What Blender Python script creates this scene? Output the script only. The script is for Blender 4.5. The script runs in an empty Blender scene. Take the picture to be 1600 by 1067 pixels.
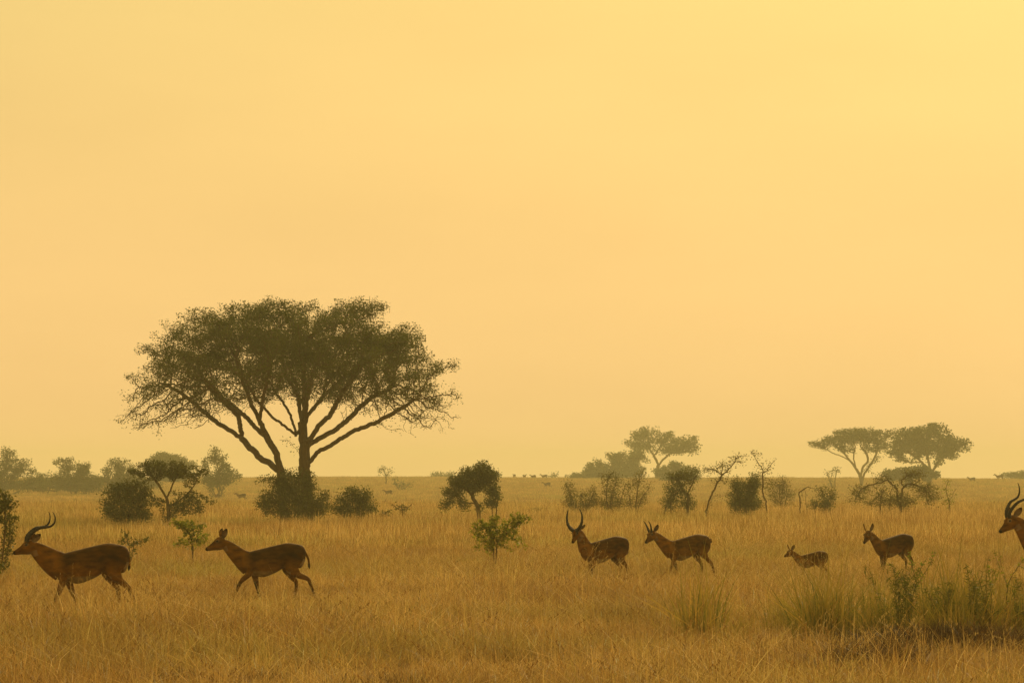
import bpy, math, random
import numpy as np
from mathutils import Vector, Matrix

rng = np.random.default_rng(7)
random.seed(7)
S = bpy.context.scene
C = S.collection

# ------------------------------------------------------------------ camera / pixel frame
F = 6000.0          # focal length in photo pixels (photo is 1600 wide)
YH = 742.0          # eye level row
HC = 2.0            # camera height
cam_d = bpy.data.cameras.new("camera")
cam = bpy.data.objects.new("camera", cam_d)
C.objects.link(cam)
cam.location = (0, 0, HC)
cam.rotation_euler = (math.pi / 2, 0, 0)
cam_d.sensor_width = 36
cam_d.lens = 36 * F / 1600
cam_d.shift_y = (YH - 533.5) / 1600
cam_d.clip_end = 20000
cam_d.clip_start = 0.5
S.camera = cam


def sstep(t):
    t = np.clip(t, 0, 1)
    return t * t * (3 - 2 * t)


def zg(x, y):
    x = np.asarray(x, float); y = np.asarray(y, float)
    z = -1.4 * sstep((y - 190) / 230) + 2.4 * sstep((y - 420) / 380)
    z = z - 9.0 * sstep((y - 830) / 900)
    w = sstep((y - 150) / 500)
    z = z + w * (0.18 * np.sin(x * 0.021 + 1.0) + 0.10 * np.sin(x * 0.057 + y * 0.012)) - 0.0022 * np.clip(x, -300, 300) * w
    z = z + 0.05 * np.sin(x * 0.31 + y * 0.13) * np.sin(y * 0.21 + 0.7) * sstep((y - 20) / 20)
    return z


def P(px, py, d):
    return np.array([(px - 800.0) / F * d, d, HC + (YH - py) / F * d])


# ------------------------------------------------------------------ mesh helpers
def mk(name, verts, tris=None, quads=None, cols=None, smooth=False, mat=None):
    me = bpy.data.meshes.new(name)
    verts = np.asarray(verts, np.float32)
    nt = 0 if tris is None else len(tris)
    nq = 0 if quads is None else len(quads)
    me.vertices.add(len(verts))
    me.vertices.foreach_set("co", verts.ravel())
    loops = []
    if nt: loops.append(np.asarray(tris, np.int32).ravel())
    if nq: loops.append(np.asarray(quads, np.int32).ravel())
    loops = np.concatenate(loops)
    me.loops.add(len(loops))
    me.loops.foreach_set("vertex_index", loops)
    me.polygons.add(nt + nq)
    starts = np.concatenate([np.arange(nt) * 3, nt * 3 + np.arange(nq) * 4]).astype(np.int32)
    me.polygons.foreach_set("loop_start", starts)
    if smooth:
        me.polygons.foreach_set("use_smooth", np.ones(nt + nq, bool))
    me.update(calc_edges=True)
    me.validate()
    if cols is not None:
        a = me.color_attributes.new("tint", 'FLOAT_COLOR', 'POINT')
        c4 = np.ones((len(verts), 4), np.float32)
        c4[:, :3] = cols
        a.data.foreach_set("color", c4.ravel())
    if mat: me.materials.append(mat)
    return me


def link(name, me, parent=None):
    o = bpy.data.objects.new(name, me)
    C.objects.link(o)
    if parent: o.parent = parent
    return o


def tag(o, label=None, cat=None, group=None, kind=None):
    if label: o["label"] = label
    if cat: o["category"] = cat
    if group: o["group"] = group
    if kind: o["kind"] = kind
    return o


def empty(name, loc, rz=0.0, sc=1.0):
    o = bpy.data.objects.new(name, None)
    C.objects.link(o)
    o.location = loc
    o.rotation_euler = (0, 0, rz)
    o.scale = (sc, sc, sc)
    o.empty_display_size = 0.3
    return o


# ------------------------------------------------------------------ materials
def newmat(name):
    m = bpy.data.materials.new(name)
    m.use_nodes = True
    nt = m.node_tree
    nt.nodes.clear()
    return m, nt, nt.nodes, nt.links


def noise_mix(nt, vec, scale, c0, c1, lo=0.35, hi=0.65, detail=3):
    n = nt.nodes.new("ShaderNodeTexNoise")
    n.inputs["Scale"].default_value = scale
    n.inputs["Detail"].default_value = detail
    if vec: nt.links.new(vec, n.inputs["Vector"])
    r = nt.nodes.new("ShaderNodeMapRange")
    r.inputs[1].default_value = lo
    r.inputs[2].default_value = hi
    nt.links.new(n.outputs["Fac"], r.inputs[0])
    m = nt.nodes.new("ShaderNodeMix")
    m.data_type = 'RGBA'
    nt.links.new(r.outputs[0], m.inputs[0])
    for k, c in ((6, c0), (7, c1)):
        if isinstance(c, tuple): m.inputs[k].default_value = (*c, 1)
        else: nt.links.new(c, m.inputs[k])
    return m.outputs[2], r.outputs[0]


def mul_tint(nt, col):
    a = nt.nodes.new("ShaderNodeAttribute")
    a.attribute_name = "tint"
    m = nt.nodes.new("ShaderNodeMix")
    m.data_type = 'RGBA'
    m.blend_type = 'MULTIPLY'
    m.inputs[0].default_value = 1
    nt.links.new(col, m.inputs[6])
    nt.links.new(a.outputs["Color"], m.inputs[7])
    return m.outputs[2]


def blade_out(nt, col, transl=0.4, rough=0.5, gloss=0.03):
    d = nt.nodes.new("ShaderNodeBsdfDiffuse")
    t = nt.nodes.new("ShaderNodeBsdfTranslucent")
    nt.links.new(col, d.inputs[0]); nt.links.new(col, t.inputs[0])
    mx = nt.nodes.new("ShaderNodeMixShader")
    mx.inputs[0].default_value = transl
    nt.links.new(d.outputs[0], mx.inputs[1]); nt.links.new(t.outputs[0], mx.inputs[2])
    last = mx
    if gloss:
        g = nt.nodes.new("ShaderNodeBsdfGlossy")
        g.inputs["Roughness"].default_value = rough
        g.inputs["Color"].default_value = (1, 1, 1, 1)
        m2 = nt.nodes.new("ShaderNodeMixShader")
        m2.inputs[0].default_value = gloss
        nt.links.new(mx.outputs[0], m2.inputs[1]); nt.links.new(g.outputs[0], m2.inputs[2])
        last = m2
    o = nt.nodes.new("ShaderNodeOutputMaterial")
    nt.links.new(last.outputs[0], o.inputs["Surface"])


def pos(nt):
    return nt.nodes.new("ShaderNodeNewGeometry").outputs["Position"]


def leaf_mat(name, c0, c1, transl=0.35):
    m, nt, N, L = newmat(name)
    col, _ = noise_mix(nt, pos(nt), 0.8, c0, c1)
    blade_out(nt, mul_tint(nt, col), transl, 0.45, 0.025)
    return m


def grass_mat(name, c0, c1, c2, transl=0.4):
    m, nt, N, L = newmat(name)
    p = pos(nt)
    a, _ = noise_mix(nt, p, 0.30, c0, c1, 0.40, 0.60, 6)
    b, _ = noise_mix(nt, p, 0.09, a, c2, 0.50, 0.66, 4)
    blade_out(nt, mul_tint(nt, b), transl, 0.45, 0.03)
    return m


M_grass = grass_mat("dry_grass", (0.59, 0.405, 0.130), (0.38, 0.232, 0.064), (0.40, 0.320, 0.080), 0.48)
M_green = grass_mat("green_grass", (0.20, 0.185, 0.026), (0.30, 0.235, 0.042), (0.15, 0.145, 0.020), 0.4)
M_shade_grass = grass_mat("shade_grass", (0.085, 0.045, 0.015), (0.14, 0.075, 0.025), (0.07, 0.042, 0.014), 0.15)  # dark tones put the shade of the hollows into the grass colour
M_leaf_hero = leaf_mat("acacia_leaf", (0.070, 0.084, 0.006), (0.105, 0.112, 0.009))
M_leaf_dark = leaf_mat("dark_leaf", (0.080, 0.090, 0.012), (0.125, 0.125, 0.017))
M_leaf_green = leaf_mat("fresh_leaf", (0.19, 0.215, 0.018), (0.30, 0.29, 0.030), 0.5)
M_leaf_dry = leaf_mat("dry_leaf", (0.125, 0.110, 0.018), (0.175, 0.150, 0.028))
M_leaf_far = leaf_mat("far_leaf", (0.058, 0.074, 0.010), (0.088, 0.098, 0.015))


def bark_mat(name, c0, c1):
    m, nt, N, L = newmat(name)
    tc = N.new("ShaderNodeTexCoord")
    mp = N.new("ShaderNodeMapping")
    mp.inputs["Scale"].default_value = (9, 9, 2.2)
    L.new(tc.outputs["Object"], mp.inputs[0])
    col, f = noise_mix(nt, mp.outputs[0], 2.2, c0, c1, 0.3, 0.7, 6)
    b = N.new("ShaderNodeBsdfPrincipled")
    b.inputs["Roughness"].default_value = 0.9
    L.new(col, b.inputs["Base Color"])
    bp = N.new("ShaderNodeBump"); bp.inputs["Strength"].default_value = 0.6; bp.inputs["Distance"].default_value = 0.03
    L.new(f, bp.inputs["Height"]); L.new(bp.outputs[0], b.inputs["Normal"])
    o = N.new("ShaderNodeOutputMaterial"); L.new(b.outputs[0], o.inputs["Surface"])
    return m


M_bark = bark_mat("brown_bark", (0.07, 0.043, 0.014), (0.15, 0.09, 0.03))
M_bark_pale = bark_mat("pale_bark", (0.17, 0.13, 0.08), (0.28, 0.22, 0.14))

# ground
def ground_mat():
    m, nt, N, L = newmat("savanna_ground")
    p = pos(nt)
    a, _ = noise_mix(nt, p, 0.05, (0.34, 0.225, 0.085), (0.40, 0.26, 0.11), 0.35, 0.65, 6)
    b, _ = noise_mix(nt, p, 0.016, a, (0.29, 0.225, 0.085), 0.5, 0.68, 5)
    mp = N.new("ShaderNodeMapping"); mp.inputs["Scale"].default_value = (1, 0.22, 1)
    L.new(p, mp.inputs[0])
    c, f = noise_mix(nt, mp.outputs[0], 1.7, b, (0.22, 0.135, 0.05), 0.45, 0.75, 8)
    d = N.new("ShaderNodeBsdfPrincipled"); d.inputs["Roughness"].default_value = 1.0
    d.inputs["Specular IOR Level"].default_value = 0.0
    L.new(c, d.inputs["Base Color"])
    bp = N.new("ShaderNodeBump"); bp.inputs["Strength"].default_value = 0.8; bp.inputs["Distance"].default_value = 0.25
    L.new(f, bp.inputs["Height"]); L.new(bp.outputs[0], d.inputs["Normal"])
    o = N.new("ShaderNodeOutputMaterial"); L.new(d.outputs[0], o.inputs["Surface"])
    return m


M_ground = ground_mat()

# ------------------------------------------------------------------ world, sun, haze
SUN_AZ = math.radians(13)     # to the right of the viewing direction (+Y)
SUN_EL = math.radians(27)
world = bpy.data.worlds.new("World")
S.world = world
world.use_nodes = True
wn = world.node_tree
wn.nodes.clear()
sky = wn.nodes.new("ShaderNodeTexSky")
sky.sky_type = 'NISHITA'
sky.sun_disc = False
sky.sun_elevation = SUN_EL
sky.sun_rotation = SUN_AZ
sky.dust_density = 6.0
sky.ozone_density = 0.5
sky.air_density = 1.0
tintm = wn.nodes.new("ShaderNodeMix"); tintm.data_type = 'RGBA'; tintm.blend_type = 'MULTIPLY'
tintm.inputs[0].default_value = 1
tintm.inputs[7].default_value = (1.0, 0.66, 0.20, 1)
wn.links.new(sky.outputs[0], tintm.inputs[6])
bg1 = wn.nodes.new("ShaderNodeBackground")
bg1.inputs[1].default_value = 0.014
wn.links.new(tintm.outputs[2], bg1.inputs[0])
# dust veil over the whole sky: warm near the horizon, yellower towards the sun
tc = wn.nodes.new("ShaderNodeTexCoord")
sep = wn.nodes.new("ShaderNodeSeparateXYZ")
wn.links.new(tc.outputs["Generated"], sep.inputs[0])
ramp = wn.nodes.new("ShaderNodeValToRGB")
cr = ramp.color_ramp
cr.elements[0].position = 0.0; cr.elements[0].color = (1.03, 0.585, 0.212, 1)
cr.elements[1].position = 1.0; cr.elements[1].color = (0.45, 0.34, 0.13, 1)
e = cr.elements.new(0.06); e.color = (0.785, 0.482, 0.178, 1)
e = cr.elements.new(0.125); e.color = (0.645, 0.460, 0.158, 1)
e = cr.elements.new(0.4); e.color = (0.62, 0.46, 0.15, 1)
wn.links.new(sep.outputs["Z"], ramp.inputs[0])
dotn = wn.nodes.new("ShaderNodeVectorMath"); dotn.operation = 'DOT_PRODUCT'
sund = Vector((math.sin(SUN_AZ) * math.cos(SUN_EL), math.cos(SUN_AZ) * math.cos(SUN_EL), math.sin(SUN_EL)))
dotn.inputs[1].default_value = sund
wn.links.new(tc.outputs["Generated"], dotn.inputs[0])
mr = wn.nodes.new("ShaderNodeMapRange")
mr.inputs[1].default_value = 0.70; mr.inputs[2].default_value = 1.0
mr.inputs[3].default_value = 0.0; mr.inputs[4].default_value = 0.28
wn.links.new(dotn.outputs["Value"], mr.inputs[0])
glow = wn.nodes.new("ShaderNodeMix"); glow.data_type = 'RGBA'
glow.inputs[7].default_value = (0.69, 0.72, 0.34, 1)
wn.links.new(mr.outputs[0], glow.inputs[0])
wn.links.new(ramp.outputs[0], glow.inputs[6])
# very soft cloud streaks in the veil
mpw = wn.nodes.new("ShaderNodeMapping"); mpw.inputs["Scale"].default_value = (4, 4, 14)
wn.links.new(tc.outputs["Generated"], mpw.inputs[0])
nw = wn.nodes.new("ShaderNodeTexNoise"); nw.inputs["Scale"].default_value = 2.2; nw.inputs["Detail"].default_value = 3
wn.links.new(mpw.outputs[0], nw.inputs["Vector"])
mrn = wn.nodes.new("ShaderNodeMapRange")
mrn.inputs[1].default_value = 0.3; mrn.inputs[2].default_value = 0.7
mrn.inputs[3].default_value = 0.955; mrn.inputs[4].default_value = 1.03
wn.links.new(nw.outputs["Fac"], mrn.inputs[0])
bg2 = wn.nodes.new("ShaderNodeBackground")
wn.links.new(glow.outputs[2], bg2.inputs[0])
dim = wn.nodes.new("ShaderNodeMapRange")      # the sky away from the sun is dimmer
dim.inputs[1].default_value = -0.4; dim.inputs[2].default_value = 0.72
dim.inputs[3].default_value = 1.0; dim.inputs[4].default_value = 1.0
wn.links.new(dotn.outputs["Value"], dim.inputs[0])
mm = wn.nodes.new("ShaderNodeMath"); mm.operation = 'MULTIPLY'
wn.links.new(dim.outputs[0], mm.inputs[0]); wn.links.new(mrn.outputs[0], mm.inputs[1])
wn.links.new(mm.outputs[0], bg2.inputs[1])
addw = wn.nodes.new("ShaderNodeAddShader")
wn.links.new(bg1.outputs[0], addw.inputs[0]); wn.links.new(bg2.outputs[0], addw.inputs[1])
wo = wn.nodes.new("ShaderNodeOutputWorld")
wn.links.new(addw.outputs[0], wo.inputs["Surface"])

sl = bpy.data.lights.new("sun", 'SUN')
sl.energy = 2.6
sl.angle = math.radians(12)
sl.color = (1.0, 0.80, 0.45)
so = bpy.data.objects.new("sun", sl)
C.objects.link(so)
so.rotation_euler = (-sund).to_track_quat('-Z', 'Y').to_euler()
so.location = (40, 60, 60)

HAZE = True
if HAZE:
    x0, x1, y0, y1, z0, z1 = -700, 700, -60, 2100, -12.5, 15.0
    hv = [(x, y, z) for x in (x0, x1) for y in (y0, y1) for z in (z0, z1)]
    hq = [(0, 1, 3, 2), (4, 6, 7, 5), (0, 4, 5, 1), (2, 3, 7, 6), (0, 2, 6, 4), (1, 5, 7, 3)]
    m, nt, N, L = newmat("haze")
    v = N.new("ShaderNodeVolumePrincipled")
    v.inputs["Color"].default_value = (0.88, 0.86, 0.54, 1)
    v.inputs["Density"].default_value = 0.00052
    v.inputs["Anisotropy"].default_value = 0.25
    v.inputs["Density Attribute"].default_value = ""
    v.inputs["Color Attribute"].default_value = ""
    v.inputs["Temperature Attribute"].default_value = ""
    o = N.new("ShaderNodeOutputMaterial")
    L.new(v.outputs[0], o.inputs["Volume"])
    ho = link("haze", mk("haze", hv, quads=hq, mat=m))
    tag(ho, "warm dusty haze filling the air over the whole savanna", "haze", kind="stuff")

# ------------------------------------------------------------------ ground
def build_ground():
    ys = np.concatenate([np.linspace(-50, 20, 8), np.linspace(22, 200, 120), np.linspace(205, 900, 120), np.linspace(920, 2050, 40)])
    xs = np.concatenate([np.linspace(-680, -130, 24), np.linspace(-126, 126, 110), np.linspace(130, 680, 24)])
    X, Y = np.meshgrid(xs, ys)
    Z = zg(X, Y)
    v = np.stack([X, Y, Z], -1).reshape(-1, 3)
    nx, ny = len(xs), len(ys)
    i = np.arange(ny - 1)[:, None] * nx + np.arange(nx - 1)[None, :]
    q = np.stack([i, i + 1, i + nx + 1, i + nx], -1).reshape(-1, 4)
    o = link("ground", mk("ground", v, quads=q, smooth=True, mat=M_ground))
    tag(o, "flat golden savanna ground running out to a low rise", "ground", kind="structure")


build_ground()


# ------------------------------------------------------------------ grass
def blades(n, R, hlo, hhi, w, bend, tilt, base_cols, heads=False, square=False):
    """n blades in a disc: returns verts, tris, quads, cols"""
    r = R * np.sqrt(rng.random(n)); a = rng.random(n) * 2 * np.pi
    bx, by = r * np.cos(a), r * np.sin(a)
    h = hlo + (hhi - hlo) * rng.random(n) ** 1.5
    la = rng.random(n) * 2 * np.pi
    lx, ly = np.cos(la), np.sin(la)
    tl = tilt * rng.normal(0, 1, n); bd = bend * np.abs(rng.normal(0, 1, n))
    sa = rng.random(n) * np.pi
    sx, sy = np.cos(sa), np.sin(sa)
    ts = np.array([0, 0.4, 0.75, 1.0]); ws = np.array([1, 0.85, 0.55, 0.0])
    V = []
    for t, k in zip(ts, ws):
        ox = bx + lx * h * (tl * t + bd * t * t); oy = by + ly * h * (tl * t + bd * t * t)
        oz = h * t * (1 - 0.25 * np.clip(bd, 0, 2) * t)
        if k > 0:
            hw = w * k * 0.5 * (0.6 + 0.8 * rng.random(n))
            V.append(np.stack([ox - sx * hw, oy - sy * hw, oz], -1))
            V.append(np.stack([ox + sx * hw, oy + sy * hw, oz], -1))
        else:
            V.append(np.stack([ox, oy, oz], -1))
    V = np.stack(V, 1)            # n,7,3
    b = (np.arange(n) * 7)[:, None]
    q = np.concatenate([b + np.array([[0, 1, 3, 2]]), b + np.array([[2, 3, 5, 4]])])
    t = b + np.array([[4, 5, 6]])
    bc = np.asarray(base_cols)
    cols = bc[rng.integers(0, len(bc), n)] * (0.75 + 0.5 * rng.random((n, 1)))
    colv = np.repeat(cols, 7, 0)
    verts = V.reshape(-1, 3)
    if heads:
        # seed heads: small spikelets along the last part of each stem
        K = 7
        top = V[:, 6, :]; mid = (V[:, 4, :] + V[:, 5, :]) / 2
        ax = top - mid
        hv, hq, hc = [], [], []
        for k in range(K):
            c = mid + ax * (0.1 + 0.9 * k / (K - 1))
            dirn = rng.normal(0, 1, (n, 3)); dirn[:, 2] = np.abs(dirn[:, 2]) + 1.2
            dirn /= np.linalg.norm(dirn, axis=1, keepdims=True)
            sd = np.cross(dirn, rng.normal(0, 1, (n, 3))); sd /= np.linalg.norm(sd, axis=1, keepdims=True)
            Lh = (0.022 + 0.02 * rng.random((n, 1))); Wd = 0.0045
            p4 = np.stack([c, c + dirn * Lh * 0.5 + sd * Wd, c + dirn * Lh, c + dirn * Lh * 0.5 - sd * Wd], 1)
            hv.append(p4.reshape(-1, 3))
            hc.append(np.repeat(np.minimum(cols, 1.1) * 0.75, 4, 0))
        off = len(verts)
        hv = np.concatenate(hv); hc = np.concatenate(hc)
        nq = len(hv) // 4
        hq = off + np.arange(nq * 4).reshape(-1, 4)
        verts = np.concatenate([verts, hv]); colv = np.concatenate([colv, hc]); q = np.concatenate([q, hq])
    return verts, t, q, colv


def tuft(name, layers, mat):
    vs, ts, qs, cs = [], [], [], []
    off = 0
    for kw in layers:
        v, t, q, c = blades(**kw)
        vs.append(v); ts.append(t + off); qs.append(q + off); cs.append(c)
        off += len(v)
    me = mk(name, np.concatenate(vs), np.concatenate(ts), np.concatenate(qs), np.concatenate(cs), mat=mat)
    return bpy.data.objects.new(name, me)


STRAW = [(1, 1, 1), (1.25, 1.25, 1.3), (0.8, 0.75, 0.68), (1.0, 0.86, 0.68), (0.9, 1.0, 0.75), (0.5, 0.40, 0.3)]
PALE = [(1.6, 1.75, 2.3), (1.3, 1.3, 1.3), (1.0, 0.95, 0.9), (0.85, 0.75, 0.6), (0.55, 0.42, 0.3)]  # first, palest tone paints sun glints on a few stems
GREENS = [(1, 1, 1), (1.2, 1.1, 1), (0.75, 0.85, 0.7), (1.5, 1.2, 1.2)]


def scatter(name, label, cat, pts, idx, scl, tufts):
    col = bpy.data.collections.new(name + "_tufts")
    for o in tufts: col.objects.link(o)
    n = len(pts)
    me = bpy.data.meshes.new(name)
    me.vertices.add(n)
    me.vertices.foreach_set("co", np.asarray(pts, np.float32).ravel())
    a = me.attributes.new("idx", 'INT', 'POINT'); a.data.foreach_set("value", np.asarray(idx, np.int32))
    a = me.attributes.new("scl", 'FLOAT', 'POINT'); a.data.foreach_set("value", np.asarray(scl, np.float32))
    rot = np.zeros((n, 3), np.float32); rot[:, 2] = rng.random(n) * 6.283
    rot[:, 0] = rng.normal(0, 0.06, n); rot[:, 1] = rng.normal(0, 0.06, n)
    a = me.attributes.new("rot", 'FLOAT_VECTOR', 'POINT'); a.data.foreach_set("vector", rot.ravel())
    o = link(name, me)
    ng = bpy.data.node_groups.new(name, 'GeometryNodeTree')
    ng.interface.new_socket("Geometry", in_out='INPUT', socket_type='NodeSocketGeometry')
    ng.interface.new_socket("Geometry", in_out='OUTPUT', socket_type='NodeSocketGeometry')
    gi = ng.nodes.new("NodeGroupInput"); go = ng.nodes.new("NodeGroupOutput")
    ip = ng.nodes.new("GeometryNodeInstanceOnPoints")
    ci = ng.nodes.new("GeometryNodeCollectionInfo")
    ci.inputs["Collection"].default_value = col
    ci.inputs["Separate Children"].default_value = True
    ci.inputs["Reset Children"].default_value = True
    ip.inputs["Pick Instance"].default_value = True

    def attr(nm, ty):
        na = ng.nodes.new("GeometryNodeInputNamedAttribute"); na.data_type = ty
        na.inputs["Name"].default_value = nm
        return na.outputs["Attribute"]
    L = ng.links
    L.new(gi.outputs[0], ip.inputs["Points"])
    L.new(ci.outputs[0], ip.inputs["Instance"])
    L.new(attr("idx", 'INT'), ip.inputs["Instance Index"])
    L.new(attr("rot", 'FLOAT_VECTOR'), ip.inputs["Rotation"])
    L.new(attr("scl", 'FLOAT'), ip.inputs["Scale"])
    L.new(ip.outputs[0], go.inputs[0])
    md = o.modifiers.new("scatter", 'NODES'); md.node_group = ng
    tag(o, label, cat, kind="stuff")
    return o


def field(d0, d1, per_m2, margin=1.25, pad=3.0):
    """random points of the ground between two distances, over the width in view and a margin"""
    half = lambda d: d * 800 / F * margin + pad
    area = (half(d0) + half(d1)) * (d1 - d0)
    n = int(area * per_m2)
    out = []
    while sum(len(k) for k in out) < n:
        y = d0 + (d1 - d0) * rng.random(n)
        x = (rng.random(n) * 2 - 1) * half(d1)
        k = np.abs(x) < half(y)
        out.append(np.stack([x[k], y[k]], -1))
    xy = np.concatenate(out)[:n]
    return np.column_stack([xy, zg(xy[:, 0], xy[:, 1])])


def lowfreq(x, y, s, seed):
    r = np.random.default_rng(seed)
    v = np.zeros_like(x)
    for k in range(6):
        a = r.random() * 6.28; f = s * (0.6 + 1.2 * r.random()); ph = r.random() * 6.28
        v += np.sin((x * np.cos(a) + y * np.sin(a)) * f + ph)
    return v / 2.5


def build_grass():
    tufts = []
    for k in range(4):      # 0-3 near
        tufts.append(tuft("a%02d" % k, [
            dict(n=64, R=0.27, hlo=0.07, hhi=0.26, w=0.0056, bend=1.05, tilt=0.6, base_cols=STRAW),
            dict(n=10, R=0.24, hlo=0.24, hhi=0.46, w=0.0042, bend=0.55, tilt=0.32, base_cols=STRAW),
            dict(n=3, R=0.24, hlo=0.30, hhi=0.64, w=0.0042, bend=0.6, tilt=0.35, base_cols=PALE, heads=(k == 0))] + ([dict(n=1, R=0.2, hlo=0.2, hhi=0.42, w=0.010, bend=0.8, tilt=0.5, base_cols=[(1.3, 1.75, 3.6)])] if k > 1 else []), M_grass))  # the single wide, very pale blade paints a sunlit glint
    for k in range(2):      # 4-5 tall, leaning
        tufts.append(tuft("a%02d" % (4 + k), [
            dict(n=34, R=0.22, hlo=0.15, hhi=0.42, w=0.006, bend=0.5, tilt=0.3, base_cols=STRAW),
            dict(n=6, R=0.2, hlo=0.45, hhi=0.80, w=0.0042, bend=0.7, tilt=0.4, base_cols=PALE, heads=(k == 0))], M_grass))
    for k in range(2):      # 6-7 matted
        tufts.append(tuft("a%02d" % (6 + k), [
            dict(n=80, R=0.32, hlo=0.10, hhi=0.34, w=0.006, bend=1.4, tilt=1.0, base_cols=STRAW)], M_grass))
    for k in range(3):      # 8-10 middle distance
        tufts.append(tuft("a%02d" % (8 + k), [
            dict(n=80, R=0.5, hlo=0.12, hhi=0.36, w=0.012, bend=0.35, tilt=0.25, base_cols=STRAW),
            dict(n=16, R=0.5, hlo=0.35, hhi=0.62, w=0.008, bend=0.3, tilt=0.2, base_cols=PALE)], M_grass))
    for k in range(3):      # 11-13 far
        tufts.append(tuft("a%02d" % (11 + k), [
            dict(n=130, R=1.3, hlo=0.12, hhi=0.42, w=0.035, bend=0.35, tilt=0.25, base_cols=STRAW)], M_grass))
    P1 = field(22, 60, 12.5)
    P2 = field(60, 100, 8.0)
    P3 = field(100, 240, 1.9)
    P4 = field(240, 860, 0.36, margin=1.15)
    pts = np.concatenate([P1, P2, P3, P4])
    # thinner and fuller patches
    def thin(Q, k):
        f = lowfreq(Q[:, 0], Q[:, 1], 1.1, 11) + 0.6 * lowfreq(Q[:, 0], Q[:, 1], 2.6, 12)
        return Q[rng.random(len(Q)) < np.clip(0.74 + k * f, 0.12, 1)]
    P1 = thin(P1, 0.42); P2 = thin(P2, 0.30)
    # fuller stands round the animals on the right
    ex = []
    for px, d, sx, sy, n in [(1255, 69.5, 0.55, 1.2, 90), (1395, 71.5, 0.7, 1.5, 130), (1380, 73.0, 0.6, 0.6, 40), (935, 67, 0.6, 1.2, 40), (1065, 69, 0.6, 1.2, 44), (130, 51.6, 0.7, 0.9, 42), (410, 57, 0.7, 0.9, 44)]:
        x = (px - 800) / F * d + rng.normal(0, sx, n); y = d + rng.normal(0, sy, n)
        ex.append(np.column_stack([x, y, zg(x, y)]))
    P2 = np.concatenate([P2] + ex)
    pts = np.concatenate([P1, P2, P3, P4])
    n1 = len(P1) + len(P2)
    idx = np.empty(len(pts), int)
    lf = lowfreq(pts[:, 0], pts[:, 1], 0.55, 3)
    u = rng.random(len(pts))
    idx[:n1] = rng.integers(0, 4, n1)
    k = (u[:n1] < 0.035 + 0.07 * (lf[:n1] > 0.4)); idx[:n1][k] = rng.integers(4, 6, k.sum())
    k = (u[:n1] > 0.68); idx[:n1][k] = rng.integers(6, 8, k.sum())
    idx[n1:n1 + len(P3)] = rng.integers(8, 11, len(P3))
    idx[n1 + len(P3):] = rng.integers(11, 14, len(P4))
    scl = (0.75 + 0.5 * rng.random(len(pts))) * (1 + 0.22 * np.clip(lf, -1.3, 1.3))
    scatter("dry_grass", "golden brown dry grass covering the whole savanna plain", "grass", pts, idx, scl, tufts)

    # ---- green flush, right foreground
    gt = [tuft("g%02d" % k, [
        dict(n=26, R=0.13, hlo=0.15, hhi=0.5, w=0.0095, bend=0.45, tilt=0.3, base_cols=GREENS),
        dict(n=6, R=0.12, hlo=0.4, hhi=0.85, w=0.0065, bend=0.35, tilt=0.22, base_cols=GREENS)], M_green) for k in range(4)]
    spots = [  # px, ground distance, spread x (m), spread y, count, scale
        (1050, 47.0, 0.25, 0.6, 26, 0.9), (1090, 46, 0.3, 0.7, 16, 0.7),
        (1170, 48, 0.5, 0.8, 90, 0.9), (1255, 48, 0.45, 0.9, 110, 0.95), (1330, 47, 0.4, 0.8, 80, 1.0),
        (1400, 45.5, 0.35, 0.9, 110, 1.2), (1440, 45.2, 0.35, 0.8, 110, 1.3), (1500, 45, 0.4, 0.8, 110, 1.25),
        (1560, 44.5, 0.35, 0.8, 110, 1.35), (1600, 44.5, 0.3, 0.6, 70, 1.2), (1420, 48, 0.9, 1.2, 90, 1.1), (1540, 48, 0.9, 1.2, 90, 1.1),
        (1325, 37.5, 0.2, 0.3, 10, 0.5), (290, 42, 0.4, 0.5, 9, 0.5), (500, 41, 0.3, 0.5, 8, 0.6), (385, 40, 0.4, 0.4, 8, 0.5),
        (880, 43, 0.4, 0.6, 6, 0.5), (190, 75, 0.3, 0.5, 8, 0.7), (270, 110, 1.2, 1.2, 24, 0.9), (1640, 45, 0.5, 0.6, 40, 1.0),
    ]
    gp, gs = [], []
    for px, d, sx, sy, n, s in spots:
        n = int(n * 0.48); nc = max(2, n // 6)
        cx = (px - 800) / F * d + rng.normal(0, sx * 1.15, nc); cy_ = d + rng.normal(0, sy * 1.15, nc)
        w = rng.random(nc) ** 1.5 + .1; own = rng.choice(nc, n, p=w / w.sum())
        x = cx[own] + rng.normal(0, 0.10, n); y = cy_[own] + rng.normal(0, 0.14, n)
        cs = 0.5 + 0.95 * rng.random(nc) ** 1.3
        gp.append(np.column_stack([x, y, zg(x, y)])); gs.append(s * cs[own] * (0.75 + 0.5 * rng.random(n)))
    gp = np.concatenate(gp); gs = np.concatenate(gs)
    scatter("green_grass", "fresh olive green grass growing in tufts in the dry grass", "grass", gp, rng.integers(0, 4, len(gp)), gs, gt)

    # ---- matted grass coloured dark to stand in for shade in the hollows
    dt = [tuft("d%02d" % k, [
        dict(n=110, R=0.24, hlo=0.12, hhi=0.34, w=0.007, bend=1.0, tilt=0.6, base_cols=STRAW)], M_shade_grass) for k in range(3)]
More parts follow.
